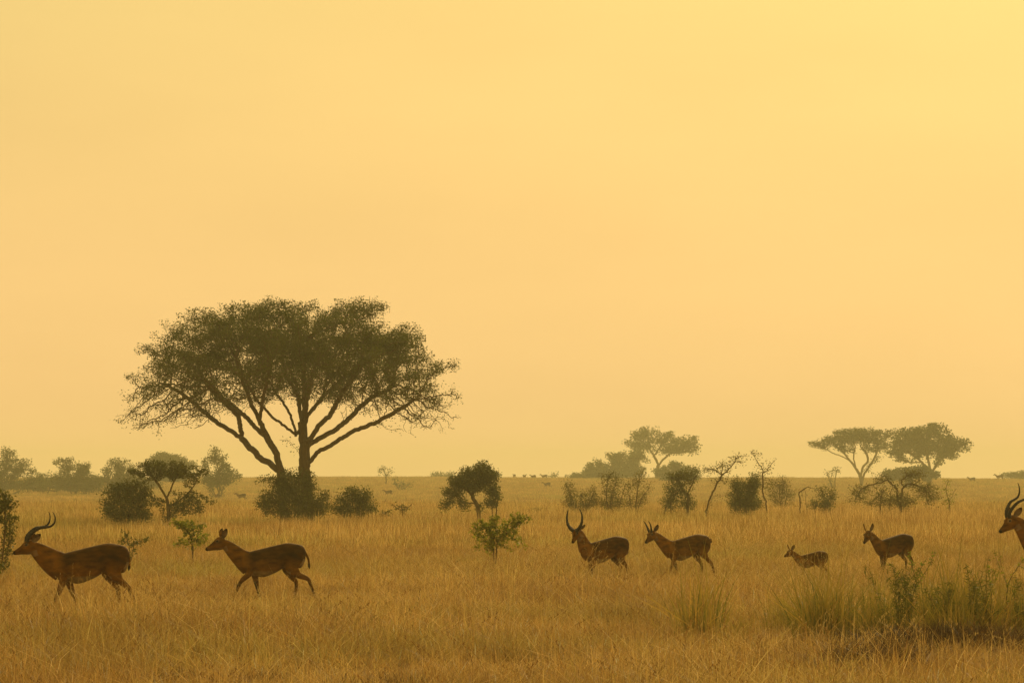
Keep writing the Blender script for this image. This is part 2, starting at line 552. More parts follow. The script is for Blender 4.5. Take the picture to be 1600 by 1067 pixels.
    spots = [(1345, 38.6, 0.16, 0.3, 50, 1.0), (1385, 40.0, 0.2, 0.25, 26, 1.0), (1420, 42.6, 0.4, 0.35, 40, 1.0), (1475, 42.2, 0.3, 0.4, 60, 1.15), (1520, 42.6, 0.25, 0.4, 46, 1.15),
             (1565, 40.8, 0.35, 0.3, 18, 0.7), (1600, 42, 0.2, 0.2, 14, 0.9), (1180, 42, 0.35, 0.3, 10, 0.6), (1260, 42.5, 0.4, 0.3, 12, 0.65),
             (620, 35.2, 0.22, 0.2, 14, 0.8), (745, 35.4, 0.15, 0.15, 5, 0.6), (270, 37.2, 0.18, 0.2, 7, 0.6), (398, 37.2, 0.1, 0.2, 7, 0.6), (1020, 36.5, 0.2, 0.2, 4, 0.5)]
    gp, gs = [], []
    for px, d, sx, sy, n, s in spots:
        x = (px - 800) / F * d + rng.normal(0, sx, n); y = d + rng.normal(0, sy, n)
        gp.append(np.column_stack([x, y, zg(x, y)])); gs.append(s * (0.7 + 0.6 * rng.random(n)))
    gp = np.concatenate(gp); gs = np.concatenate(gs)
    scatter("shade_grass", "dark brown matted grass standing in for shade at the foot of the green tufts", "grass", gp, rng.integers(0, 3, len(gp)), gs, dt)


build_grass()


# ------------------------------------------------------------------ plants
def resample(pl, step):
    pl = np.asarray(pl, float)
    # smooth with Catmull-Rom, then even spacing
    if len(pl) > 2:
        q = np.concatenate([[2 * pl[0] - pl[1]], pl, [2 * pl[-1] - pl[-2]]])
        out = []
        for i in range(1, len(q) - 2):
            for t in np.linspace(0, 1, 8, endpoint=False):
                p0, p1, p2, p3 = q[i - 1], q[i], q[i + 1], q[i + 2]
                out.append(0.5 * (2 * p1 + (p2 - p0) * t + (2 * p0 - 5 * p1 + 4 * p2 - p3) * t * t + (3 * p1 - p0 - 3 * p2 + p3) * t ** 3))
        out.append(pl[-1]); pl = np.asarray(out)
    seg = np.linalg.norm(np.diff(pl, axis=0), axis=1)
    s = np.concatenate([[0], np.cumsum(seg)])
    n = max(2, int(s[-1] / step) + 1)
    t = np.linspace(0, s[-1], n)
    return np.stack([np.interp(t, s, pl[:, k]) for k in range(3)], -1)


def colonize(lines, att, step, kill, jitter=0.25, maxn=14000, grav=0.0, wander=0.0):
    nodes = []; par = []
    for li, pl in enumerate(lines):
        pts = resample(pl, step)
        if li and len(nodes):
            A = np.asarray(nodes)
            j = int(np.argmin(((A - pts[0]) ** 2).sum(1)))
            gap = np.linalg.norm(A[j] - pts[0])
            p = j if gap < 6 * step else -1
        else:
            p = -1
        wd = np.zeros(3)
        for q in pts:
            wd = wd * 0.86 + rng.normal(0, 1, 3) * wander
            nodes.append(q + wd + rng.normal(0, step * 0.08, 3)); par.append(p); p = len(nodes) - 1
    nodes = [np.asarray(q) for q in nodes]
    if len(att):
        att = np.asarray(att)
        A = np.asarray(nodes)
        best = np.full(len(att), 1e9); bi = np.zeros(len(att), int)
        def upd(new, off):
            nonlocal best, bi
            for c in range(0, len(new), 64):
                blk = new[c:c + 64]
                d = ((att[:, None, :] - blk[None]) ** 2).sum(-1)
                j = d.argmin(1); dm = d[np.arange(len(att)), j]
                k = dm < best
                best[k] = dm[k]; bi[k] = off + c + j[k]
        upd(A, 0)
        alive = np.ones(len(att), bool)
        alive &= best > kill ** 2
        for it in range(400):
            if not alive.any() or len(nodes) > maxn: break
            ids = bi[alive]
            uniq, inv = np.unique(ids, return_inverse=True)
            NA = np.asarray(nodes)
            vec = att[alive] - NA[ids]
            vec /= np.linalg.norm(vec, axis=1, keepdims=True) + 1e-9
            acc = np.zeros((len(uniq), 3)); np.add.at(acc, inv, vec)
            acc /= np.linalg.norm(acc, axis=1, keepdims=True) + 1e-9
            acc += rng.normal(0, jitter, acc.shape); acc[:, 2] -= grav
            acc /= np.linalg.norm(acc, axis=1, keepdims=True) + 1e-9
            new = NA[uniq] + acc * step
            off = len(nodes)
            nodes.extend(list(new)); par.extend(uniq.tolist())
            upd(new, off)
            alive &= best > kill ** 2
    return np.asarray(nodes), np.asarray(par)


def radii(nodes, par, r0, exp_, trunk_r):
    n = len(nodes)
    acc = np.zeros(n)
    ch = np.zeros(n, int)
    for i in range(n):
        if par[i] >= 0: ch[par[i]] += 1
    order = range(n - 1, -1, -1)          # children always come after parents
    for i in order:
        if acc[i] == 0: acc[i] = r0 ** exp_
        if par[i] >= 0: acc[par[i]] += acc[i]
    r = acc ** (1 / exp_)
    m = r.max()
    if trunk_r and m > 0:
        g = math.log(trunk_r / r0) / max(1e-6, math.log(m / r0))
        r = r0 * (r / r0) ** g
    return r, ch


def tubes(nodes, par, r):
    n = len(nodes)
    kids = [[] for _ in range(n)]
    for i in range(n):
        if par[i] >= 0: kids[par[i]].append(i)
    chains = []
    stack = [(-1, i) for i in range(n) if par[i] < 0]
    while stack:
        p, i = stack.pop()
        ch = [p] if p >= 0 else []
        while True:
            ch.append(i)
            k = kids[i]
            if not k: break
            k = sorted(k, key=lambda j: -r[j])
            for j in k[1:]: stack.append((i, j))
            i = k[0]
        chains.append(ch)
    V, Q, T = [], [], []
    off = 0
    for ch in chains:
        pts = nodes[ch]
        rr = r[ch].copy()
        if len(ch) < 2: continue
        if par[ch[0]] != -1 or True:
            if len(ch) > 1: rr[0] = min(rr[0], rr[1] * 1.25)
        rm = rr.max()
        ns = 9 if rm > 0.06 else (6 if rm > 0.02 else 3)
        tg = np.gradient(pts, axis=0)
        tg /= np.linalg.norm(tg, axis=1, keepdims=True) + 1e-9
        ref = np.array([0.3, 0.9, 0.1]) if abs(tg[0, 1]) < 0.8 else np.array([1.0, 0.1, 0.2])
        u = np.cross(tg, ref); u /= np.linalg.norm(u, axis=1, keepdims=True) + 1e-9
        w = np.cross(tg, u)
        a = np.arange(ns) * 2 * np.pi / ns
        ring = pts[:, None, :] + rr[:, None, None] * (np.cos(a)[None, :, None] * u[:, None, :] + np.sin(a)[None, :, None] * w[:, None, :])
        V.append(ring.reshape(-1, 3))
        m = len(ch)
        i = (np.arange(m - 1) * ns)[:, None]; j = np.arange(ns)[None, :]; j2 = (np.arange(ns) + 1) % ns
        Q.append(off + np.stack([i + j, i + j2[None], i + ns + j2[None], i + ns + j], -1).reshape(-1, 4))
        off += m * ns
    return np.concatenate(V), np.concatenate(Q)


def leafmesh(name, cen, L, W, mat, flat=0.0, tintvar=0.35):
    n = len(cen)
    dirn = rng.normal(0, 1, (n, 3)); dirn[:, 2] *= (1 - flat)
    dirn /= np.linalg.norm(dirn, axis=1, keepdims=True)
    sd = np.cross(dirn, rng.normal(0, 1, (n, 3)))
    sd /= np.linalg.norm(sd, axis=1, keepdims=True)
    s = (0.6 + 0.8 * rng.random((n, 1)))
    l = dirn * L * s * 0.5; w = sd * W * s * 0.5
    nrm = np.cross(dirn, sd) * (W * 0.25)
    v = np.stack([cen - l, cen + w + nrm, cen + l, cen - w + nrm], 1).reshape(-1, 3)
    q = np.arange(n * 4).reshape(-1, 4)
    t = (1 - tintvar) + 2 * tintvar * rng.random((n, 1))
    col = np.concatenate([t * (0.92 + 0.2 * rng.random((n, 1))), t, t * (0.8 + 0.4 * rng.random((n, 1)))], 1)
    return mk(name, v, quads=q, cols=np.repeat(col, 4, 0), mat=mat)


def blob_att(blobs, d, root, n, clump=0, depth=0.9):
    """blobs: (px, py, rx, ry[, dy[, weight]]) -> attractor points in local metres"""
    W = np.array([(b[5] if len(b) > 5 else 1.0) * (b[2] * b[3]) for b in blobs]); W = W / W.sum()
    out = []
    for b, w in zip(blobs, W):
        k = max(6, int(n * w))
        if clump:
            nc = max(4, k // clump)
            cc = rng.normal(0, 1, (nc, 3)); cc /= np.linalg.norm(cc, axis=1, keepdims=True)
            cc *= (rng.random((nc, 1)) ** 0.42)
            u = cc[rng.integers(0, nc, k)] + rng.normal(0, 0.13, (k, 3))
        else:
            u = rng.normal(0, 1, (k, 3)); u /= np.linalg.norm(u, axis=1, keepdims=True)
            u *= (rng.random((k, 1)) ** 0.42)
        c = P(b[0], b[1], d) - root
        rx = b[2] / F * d; rz = b[3] / F * d
        dy = b[4] if len(b) > 4 else 0.0
        out.append(c + np.array([0, dy, 0]) + u * np.array([rx, rx * depth, rz]))
    a = np.concatenate(out)
    return a[a[:, 2] > 0.05]


def plant(name, label, cat, d, bx, blobs=(), stems=None, natt=300, step=5.0, kill=None, leaf=(0.10, 0.05), nleaf=10, lmat=None, bmat=None,
          r0=0.005, trunk_r=0.045, exp_=1.9, group=None, clump=6, att=None, jitter=0.25, spread=1.3, flat=0.2, tips=3.0, depth=0.9, grav=0.0, names=("stem", "foliage"), extra=0, wander=0.0):
    lmat = lmat or M_leaf_dark; bmat = bmat or M_bark
    x = (bx - 800) / F * d
    root = np.array([x, d, float(zg(x, d))])
    st = step / F * d
    lines = []
    if stems is None:
        stems = []
        for b in blobs:
            bxx = bx + (b[0] - bx) * 0.25 + rng.normal(0, 2)
            stems.append([(bxx, None, rng.normal(0, .06)), ((bxx + b[0]) / 2 + rng.normal(0, 3), None, rng.normal(0, .1), 0.5, b), (b[0], b[1], b[4] if len(b) > 4 else 0.0)])
    for sl_ in stems:
        pl = []
        for q in sl_:
            dy = q[2] if len(q) > 2 else 0.0
            if q[1] is None:
                if len(q) > 4:      # midway between ground and blob centre
                    g = np.array([(q[0] - 800) / F * d, d, root[2]]); t = P(q[4][0], q[4][1], d)
                    z = g[2] + (t[2] - g[2]) * 0.5
                    p = np.array([g[0], d, z])
                else:
                    p = np.array([(q[0] - 800) / F * d, d, root[2] - 0.05])
            else:
                p = P(q[0], q[1], d)
            pl.append(p - root + np.array([0, dy, 0]))
        lines.append(pl)
    A = att(root) if att else (blob_att(blobs, d, root, natt, clump, depth) if len(blobs) else np.zeros((0, 3)))
    k = kill / F * d if kill else st * 1.7
    nodes, par = colonize(lines, A, st, k, jitter, grav=grav, wander=wander)
    r, ch = radii(nodes, par, r0, exp_, trunk_r)
    o = empty(name, root)
    tag(o, label, cat, group)
    V, Q = tubes(nodes, par, r)
    link(names[0], mk(names[0], V, quads=Q, smooth=True, mat=bmat), o)
    if nleaf > 0:
        lim = r0 * tips
        term = np.where((r < lim) & (nodes[:, 2] > 0.12))[0]
        if extra: term = term[rng.random(len(term)) < np.clip((nodes[term, 2] - 4.2) / 2.6, 0.16, 1)]
        if len(term):
            m = max(1, int(len(term) * nleaf))
            pick = term[rng.integers(0, len(term), m)]
            c = nodes[pick] + np.clip(rng.normal(0, 1, (m, 3)), -1.5, 1.5) * st * spread * 0.8 * np.array([1, 1, 0.75])
            if extra and len(A):
                pw = np.clip((A[:, 2] - 4.6) / 2.6, 0.06, 1) ** 1.5; pw /= pw.sum()
                c2 = A[rng.choice(len(A), extra, p=pw)] + np.clip(rng.normal(0, 1, (extra, 3)), -1.1, 1.1) * st * spread * .9 * np.array([1, 1, .7])
                c = np.concatenate([c, c2])
            c = c[c[:, 2] > 0.03]
            link(names[1], leafmesh(names[1], c, leaf[0], leaf[1], lmat, flat), o)
    return o


TREE = ("trunk", "crown")

# ---- the great acacia
def hero_att(root):
    d = 150.0
    out = []
    R = F / d
    while len(out) < 720:
        u = rng.normal(0, 1, 3); u /= (np.abs(u) ** 2.35).sum() ** (1 / 2.35); u *= rng.random() ** 0.36
        dx, dy, dz = u[0] * 253, u[1] * 230, u[2] * 165
        px, py = 456 + dx, 640 - dz
        cut = 614 + 66 * min(1, abs(dx) / 253) ** 1.25
        if py > cut + rng.normal(0, 5): continue
        inner = ((px - 470) / 200) ** 2 + (dy / 190) ** 2 + ((py - 745) / 127) ** 2
        if inner < 1: continue
        out.append((px, py, dy))
    for _ in range(9): out.append((565 + rng.normal(0, 12), 484 + rng.normal(0, 6), rng.normal(0, 20)))
    for _ in range(8): out.append((225 + rng.normal(0, 18), 648 + rng.normal(0, 7), rng.normal(0, 30)))
    for _ in range(8): out.append((648 + rng.normal(0, 18), 655 + rng.normal(0, 12), rng.normal(0, 30)))
    for _ in range(8): out.append((285 + rng.normal(0, 22), 640 + rng.normal(0, 12), rng.normal(0, 30)))
    a = []
    for px, py, dy in out:
        c = P(px, py, d) + np.array([0, dy / R, 0]) - root
        a.append(c + np.clip(rng.normal(0, 1, (7, 3)), -1.4, 1.4) * np.array([0.36, 0.36, 0.17]))
    return np.concatenate(a)


plant("acacia_tree", "great spreading acacia with a wide umbrella crown and two stems rising from a bush", "tree", 150.0, 478,
      stems=[
          [(480, None), (479, 760), (477, 699), (474, 672), (471, 655)],
          [(442, None, .1), (436, 745, .1), (432, 715, .1), (423, 698, 0), (408, 661, -.3), (394, 631, -.6), (383, 600, -1.0), (372, 560, -1.6)],
          [(431, 733, .1), (420, 722, .15), (405, 713, .2), (375, 684, .5), (341, 661, .9), (311, 638, 1.2), (276, 612, 1.5), (250, 596, 1.6)],
          [(412, 680, -.2), (395, 662, .2), (375, 642, .8), (352, 626, 1.4), (330, 612, 1.8), (304, 578, 2.4)],
          [(375, 684, .5), (377, 668, 0), (374, 650, -.6), (356, 628, -1.4), (336, 600, -2.2)],
          [(471, 662), (468, 640, .3), (465, 620, .6), (452, 598, 1.0), (442, 580, 1.4), (438, 556, 1.8)],
          [(474, 660), (476, 640, -.3), (477, 610, -.6), (476, 588, -.8), (480, 552, -1.2), (486, 525, -1.4)],
          [(475, 662), (461, 679, .1), (459, 668, .2), (450, 645, .7), (438, 626, 1.3), (424, 606, 2.0), (412, 592, 2.6)],
          [(462, 680, -.1), (444, 664, -.5), (424, 646, -1.1), (405, 622, -1.8), (390, 592, -2.6)],
          [(476, 668), (482, 648, .4), (494, 632, 1.0), (502, 618, 1.6), (505, 590, 2.6), (512, 560, 3.2)],
          [(478, 690), (487, 682), (498, 668, -.3), (511, 656, -.6), (528, 632, -1.2), (544, 608, -1.8), (562, 585, -2.5), (577, 570, -3.0)],
          [(479, 700), (488, 690, .2), (508, 680, .5), (528, 668, 0.9), (545, 652, 1.4), (559, 635, 1.8), (585, 614, 2.4), (612, 600, 2.8)],
          [(480, 724), (488, 715, 0), (499, 704, -.1), (512, 698, -.2), (536, 686, -.6), (560, 672, -.9), (585, 661, -1.2), (618, 645, -1.5), (650, 626, -1.8)],
          [(476, 660), (480, 640, -1.0), (488, 615, -2.4), (496, 590, -3.8)],
          [(474, 660), (466, 636, 1.2), (458, 612, 2.6), (450, 585, 4.0)],
          [(476, 655), (490, 630, 1.8), (515, 600, 3.6), (535, 580, 4.6)],
          [(408, 661, -.3), (412, 640, -1.4), (420, 615, -2.8), (430, 590, -4.0)],
          [(467, 708), (460, 699, -.1), (454, 691, -.2), (447, 688, -.3), (437, 689, -.3)],
      ], att=hero_att, step=4.4, kill=7.0, wander=0.014, r0=0.0085, trunk_r=0.23, exp_=2.0, nleaf=13, leaf=(0.075, 0.034), lmat=M_leaf_hero, jitter=0.3,
      spread=1.5, tips=2.4, flat=0.5, names=TREE, extra=80000)

# ---- bushes round its foot
plant("shrub", "dense dark bush around the foot of the great acacia's two stems", "bush", 147, 455,
      [(425, 775, 24, 32), (455, 768, 34, 36), (490, 785, 28, 24, -.5), (415, 792, 16, 14), (440, 748, 22, 14), (510, 775, 12, 14), (474, 776, 26, 28, -1.0), (462, 750, 14, 14, -.6), (484, 742, 10, 8, -.4, .5), (430, 748, 10, 10, 0, .5), (440, 799, 36, 9, -.3, .9), (490, 799, 30, 9, -.3, .9)], natt=1150, step=3.6, nleaf=15, spread=2.0, jitter=.55, leaf=(0.08, 0.04))
plant("shrub", "low rounded dark bush just to the right of the bush under the great acacia", "bush", 149, 550,
      [(540, 784, 26, 20), (566, 782, 22, 22), (556, 775, 24, 14), (535, 796, 26, 8), (570, 796, 20, 8)], natt=640, step=3.6, nleaf=15, spread=2.0, jitter=.55, leaf=(0.08, 0.04))
plant("shrub", "thin low sprig of twigs standing alone in the grass right of the great acacia", "bush", 160, 630,
      stems=[[(630, None), (629, 797), (627, 792), (620, 789)], [(630, None), (632, 797), (634, 790)], [(629, 797), (637, 793), (643, 787)], [(629, 797), (622, 795), (613, 788)]],
      blobs=[(628, 792, 16, 6)], natt=50, step=3.5, nleaf=2.5, leaf=(0.10, 0.05), r0=0.010, trunk_r=.03, lmat=M_leaf_dry)
plant("shrub", "faint low patch of scrub in the grass right of the low rounded dark bush", "bush", 152, 600,
      [(600, 802, 14, 5)], natt=40, step=3.5, nleaf=6, leaf=(0.10, 0.05), lmat=M_leaf_dry)

# ---- round bush in the middle
plant("bushy_tree", "round dark bushy tree with open lower limbs, alone in the middle of the plain", "tree", 150, 745,
      stems=[[(750, None), (747, 795), (743, 785), (738, 775), (741, 762), (745, 750)],
             [(743, 786), (730, 785), (718, 780), (711, 772)], [(738, 775), (728, 765), (715, 760)], [(741, 762), (752, 752), (760, 745)],
             [(775, None, .2), (776, 795, .2), (778, 778, .2), (774, 765, .2)], [(768, None, -.2), (770, 790, -.2), (774, 775, -.2)], [(718, 786), (706, 783), (702, 790)]],
      blobs=[(745, 743, 34, 20), (725, 755, 28, 18), (708, 768, 18, 14), (755, 735, 20, 12), (700, 780, 10, 14, 0, .6), (770, 758, 12, 18, 0, .8), (762, 787, 16, 12, 0, .7), (750, 730, 15, 8), (748, 760, 22, 12, .5, .8), (768, 772, 12, 12, 0, .8), (698, 790, 10, 8, 0, .8), (720, 792, 14, 6, 0, .5)],
      natt=1000, step=3.2, nleaf=22, spread=1.8, jitter=.45, leaf=(0.08, 0.04), names=TREE, trunk_r=.085)

# ---- near green shrubs
plant("shrub", "fresh green leafy shrub in the grass in front of the round bushy tree", "bush", 79, 775,
      stems=[[(772, None), (771, 855), (768, 838), (762, 822), (752, 815)], [(774, None), (777, 850), (784, 835), (795, 820), (812, 805)],
             [(771, 855), (760, 845), (748, 835), (738, 828)], [(784, 838), (800, 826), (822, 811)], [(772, 850), (774, 830), (772, 812)]],
      blobs=[(765, 822, 24, 12), (800, 812, 18, 10), (780, 830, 22, 12), (745, 838, 14, 14, 0, .6), (742, 818, 10, 6), (772, 806, 8, 4), (812, 852, 14, 12, 0, .35), (740, 858, 10, 8, 0, .3), (820, 808, 10, 4), (770, 848, 30, 13, 0, .6), (785, 838, 26, 14, 0, .6)],
      natt=480, step=4, nleaf=6, leaf=(0.075, 0.04), lmat=M_leaf_green, r0=0.004, trunk_r=.022, spread=1.1)
plant("shrub", "dark leafy bush cut by the left edge with sprays reaching towards the horned antelope", "bush", 74, -4,
      [(-4, 800, 30, 34), (8, 778, 14, 16), (15, 795, 14, 20), (10, 824, 14, 9, 0, .4), (24, 806, 14, 3, 0, .35), (-30, 800, 36, 28)],
      natt=620, step=4.0, nleaf=10, leaf=(0.06, 0.03), lmat=M_leaf_dark, r0=0.004, trunk_r=.03)
plant("shrub", "small green sprig at the lower left edge of the grass", "bush", 60, -4,
      [(-2, 886, 8, 10), (-12, 890, 10, 12)], natt=60, step=4, nleaf=8, leaf=(0.06, 0.03), lmat=M_leaf_dark, r0=0.003, trunk_r=.015)
plant("shrub", "bright green leafy sprig in front of the feathery tree, left of the leading doe's head", "bush", 84, 300,
      stems=[[(302, None), (300, 845), (294, 832), (284, 822), (270, 816)], [(300, 845), (303, 830), (300, 818)], [(300, 845), (312, 842), (324, 836)], [(303, 845), (313, 828), (316, 818)]],
      blobs=[(292, 820, 20, 10), (302, 830, 18, 14), (270, 815, 8, 5), (318, 838, 10, 6), (310, 822, 10, 8), (304, 850, 20, 11), (285, 846, 14, 10, 0, .7), (318, 850, 12, 8, 0, .6)],
      natt=320, step=4, nleaf=6, leaf=(0.085, 0.042), lmat=M_leaf_green, r0=0.004, trunk_r=.02, spread=1.1)
plant("shrub", "wispy dark weed standing in the grass behind the leftmost antelope's back", "bush", 82, 205,
      stems=[[(203, None), (202, 855), (198, 842), (196, 830)], [(203, None), (210, 850), (222, 846), (232, 840)], [(199, 845), (190, 848), (187, 855)]],
      blobs=[(196, 832, 7, 6), (210, 846, 16, 8, 0, .8), (229, 846, 7, 8), (190, 842, 7, 8), (207, 866, 5, 5)], natt=110, step=3.5, nleaf=4, leaf=(0.07, 0.035), r0=0.004, trunk_r=.015)

# ---- left middle bushes
plant("shrub", "dense grey-green bush to the left of the feathery tree", "bush", 140, 200,
      [(198, 785, 36, 28), (185, 770, 18, 18), (218, 775, 24, 24), (205, 762, 26, 14, 0, .7), (172, 790, 14, 20), (185, 804, 24, 9, 0, .9), (218, 804, 24, 9, 0, .9)], natt=1000, step=3.7, nleaf=15, spread=2.0, jitter=.55, leaf=(0.08, 0.04))
plant("feathery_tree", "feathery open-crowned small tree with a forked stem, left of the great acacia", "tree", 138, 262,
      stems=[[(264, None), (263, 800), (262, 785), (260, 778), (252, 764), (244, 752), (236, 742)], [(260, 779), (266, 766), (270, 756), (276, 744)],
             [(262, 785), (248, 782), (238, 776), (232, 766)], [(263, 792), (280, 782), (294, 770), (302, 760)], [(264, None), (252, 792), (240, 788)]],
      blobs=[(228, 732, 28, 14), (265, 734, 36, 14), (298, 736, 28, 12), (222, 724, 12, 8), (300, 757, 12, 8), (310, 790, 22, 14), (290, 795, 20, 12), (240, 786, 14, 8, 0, .6), (280, 775, 16, 10, 0, .4), (262, 725, 34, 8), (225, 745, 14, 8)],
      natt=1000, step=3.3, nleaf=11, leaf=(0.085, 0.042), names=TREE, trunk_r=.07)

# ---- hazy trees at the back left
bl = "hazy trees along the back of the plain"
def far_tree(label, d, bx, blobs, natt=330, nleaf=11, leaf=(0.30, 0.17), name="bushy_tree", cat="tree", **k):
    kw = dict(step=2.6, clump=5, jitter=.4, r0=0.02, trunk_r=.12, lmat=M_leaf_far, names=TREE, group=bl)
    kw.update(k)
    return plant(name, label, "bush" if name == "shrub" else cat, d, bx, blobs, spread=1.7, natt=int(natt * 1.3), nleaf=nleaf * 1.0, leaf=(leaf[0] * .8, leaf[1] * .8), **kw)


far_tree("hazy grey-green tree at the back, cut by the left edge", 520, 5, [(5, 735, 30, 28), (25, 735, 24, 22), (-15, 740, 24, 26), (12, 712, 14, 10), (50, 750, 18, 18)], 520)
far_tree("long low hazy thicket joining the bushy trees at the back left", 548, 150, [(60, 756, 34, 10), (100, 757, 34, 11), (150, 756, 36, 13), (205, 756, 36, 13), (235, 752, 20, 12), (20, 758, 30, 10)], 560, 14, name="thicket", cat="bush", names=("stem", "foliage"))
far_tree("low hazy bush between the two broader trees at the back left", 540, 76, [(74, 752, 14, 14), (62, 748, 10, 12)], 130)
far_tree("hazy flat-topped bushy tree second from the left edge at the back", 525, 115, [(105, 730, 26, 14), (128, 738, 26, 22), (95, 750, 20, 14), (118, 752, 34, 16), (150, 752, 14, 16)], 520)
far_tree("hazy pointed bushy tree touching the left side of the dome-shaped crown", 530, 186, [(186, 730, 22, 18), (180, 748, 26, 18), (205, 740, 16, 20), (165, 735, 8, 10)], 360)
far_tree("pale dome-shaped tree crown rising behind the feathery tree", 690, 268, [(262, 722, 30, 16), (285, 730, 22, 14), (245, 732, 18, 14), (268, 740, 36, 14)], 520, 24, (0.42, 0.26), clump=0)
far_tree("hazy pointed tree with ragged side branches between the dome crown and the great acacia", 500, 342,
         [(336, 712, 14, 14), (345, 728, 22, 14), (355, 742, 22, 14), (338, 748, 24, 14), (318, 722, 8, 6), (330, 755, 12, 10)], 420)

# ---- tiny things on the ridge
far_tree("small thin tree on the skyline just right of the great acacia", 640, 602,
         [(600, 731, 8, 4), (611, 735, 7, 3), (594, 739, 4, 3), (605, 744, 8, 3, 0, .5)], 70, 6, stems=[[(603, None), (603, 745), (601, 738), (598, 732)], [(603, 744), (608, 738), (613, 734)]], step=2.4, trunk_r=.10)
far_tree("low pale scrub on the slope right of the thin skyline tree", 570, 630, [(628, 755, 14, 5), (640, 757, 8, 4), (616, 750, 6, 4)], 90, 6, name="shrub", names=("stem", "foliage"))
far_tree("pale mound-shaped tree on the skyline behind the round bushy tree", 860, 690, [(690, 745, 18, 8), (700, 742, 12, 6), (678, 748, 10, 5)], 200, 12, (0.5, 0.3))
far_tree("pale small bush on the skyline showing right of the round bushy tree", 840, 776, [(774, 745, 8, 6), (785, 750, 6, 4)], 80, 10, (0.5, 0.3), name="shrub", names=("stem", "foliage"))
far_tree("tiny pale bush on the skyline left of the far umbrella tree", 820, 865, [(865, 743, 7, 5), (861, 748, 8, 3)], 70, 8, (0.5, 0.3), name="shrub", names=("stem", "foliage"))
far_tree("low dark scrub on the open slope behind the fresh green shrub", 185, 835, [(835, 796, 14, 6), (828, 800, 16, 5), (850, 799, 8, 4)], 90, 4, (0.10, 0.05), name="shrub", names=("stem", "foliage"), r0=.008, trunk_r=.03, lmat=M_leaf_dry)
far_tree("flat low scrub on the slope above the leftmost antelope's horns", 300, 85, [(83, 788, 14, 3), (100, 790, 14, 2)], 60, 8, (0.16, 0.08), name="shrub", names=("stem", "foliage"), r0=.01, trunk_r=.04)

# ---- far umbrella tree and its thicket
far_tree("far hazy umbrella tree standing above a sloping thicket", 790, 1024,
         [(1000, 680, 22, 8), (1035, 684, 24, 10), (1068, 690, 24, 10), (1005, 695, 20, 14, 0, .8), (985, 690, 10, 6), (1050, 700, 28, 10), (1082, 700, 12, 8), (1015, 672, 18, 5)], 620, 14, (0.5, 0.28), name="umbrella_tree",
         stems=[[(1027, None), (1026, 740), (1028, 726), (1022, 712), (1014, 700), (1005, 690)], [(1028, 728), (1038, 716), (1048, 708), (1062, 700)], [(1022, 712), (1030, 700), (1034, 690)], [(1048, 708), (1066, 706), (1080, 704)]], trunk_r=.35, step=2.8)
far_tree("hazy sloping thicket of bushes left of the far umbrella tree", 770, 955,
         [(915, 740, 24, 9), (940, 730, 26, 14), (968, 722, 24, 18), (990, 725, 20, 22), (960, 740, 40, 12), (895, 746, 12, 5), (1000, 712, 14, 14)], 620, 18, (0.5, 0.28), name="thicket_tree")
far_tree("low hazy bush under the right side of the far umbrella tree", 700, 1062, [(1058, 735, 28, 14), (1040, 742, 20, 10), (1080, 740, 16, 10)], 330, 14, (0.5, 0.28))

# ---- right middle row
mid = "shrubs in a row across the middle right"
def mid_shrub(label, d, bx, blobs, natt, nleaf, lmat=M_leaf_dry, stems=None, name="shrub", cat="bush", **k):
    kw = dict(step=3.2, r0=0.0075, trunk_r=.042, leaf=(0.08, 0.038), group=mid, jitter=.5, spread=1.9)
    kw.update(k)
    if name == 'shrub' and len(blobs) > 1:      # leafy down into the grass
        w = max(abs(b[0] - bx) + b[2] for b in blobs)
        blobs = list(blobs) + [(bx - w * .4, 786, w * .5, 9, 0, .8), (bx + w * .35, 787, w * .5, 9, .2, .8)]
    return plant(name, label, cat, d, bx, blobs, stems=stems, natt=int(natt * 2.4), nleaf=nleaf * 1.7, lmat=lmat, **kw)


mid_shrub("dry grey shrub leaning left behind the lyre-horned antelope's horns", 180, 905,
          [(890, 762, 12, 10), (905, 775, 20, 14), (925, 780, 16, 12), (884, 754, 8, 6), (930, 762, 6, 8), (912, 788, 22, 8)], 300, 6)
mid_shrub("yellow-green open shrub, tallest of the three just right of the lyre-horned antelope", 182, 958,
          [(950, 745, 14, 9), (962, 755, 12, 12), (955, 772, 14, 14), (978, 755, 8, 7), (940, 750, 6, 6), (958, 786, 18, 8)], 300, 6)
mid_shrub("open shrub with bare curving stems right of the yellow-green shrub", 180, 993,
          [(1000, 742, 11, 9), (990, 756, 12, 10), (1008, 764, 8, 8), (996, 775, 18, 10, 0, .6), (1014, 758, 5, 6)], 230, 5,
          stems=[[(993, None), (994, 785), (996, 765), (1000, 748)], [(993, None), (1002, 780), (1012, 765), (1016, 755)], [(990, None), (984, 780), (980, 765)]])
mid_shrub("dark gnarled shrub with a thick crooked stem behind the spike-horned antelope", 168, 1062,
          [(1062, 745, 22, 12), (1078, 745, 12, 8), (1058, 762, 22, 14, 0, .8), (1075, 775, 14, 14, 0, .6), (1040, 782, 14, 8, 0, .5), (1048, 765, 10, 10), (1088, 733, 5, 4)], 480, 7, M_leaf_dark,
          stems=[[(1075, None), (1074, 790), (1076, 775), (1066, 765), (1060, 750)], [(1050, None), (1048, 785), (1058, 770), (1066, 758)], [(1075, 770), (1082, 755), (1092, 736)], [(1036, None), (1044, 782), (1056, 770)]], trunk_r=.07)
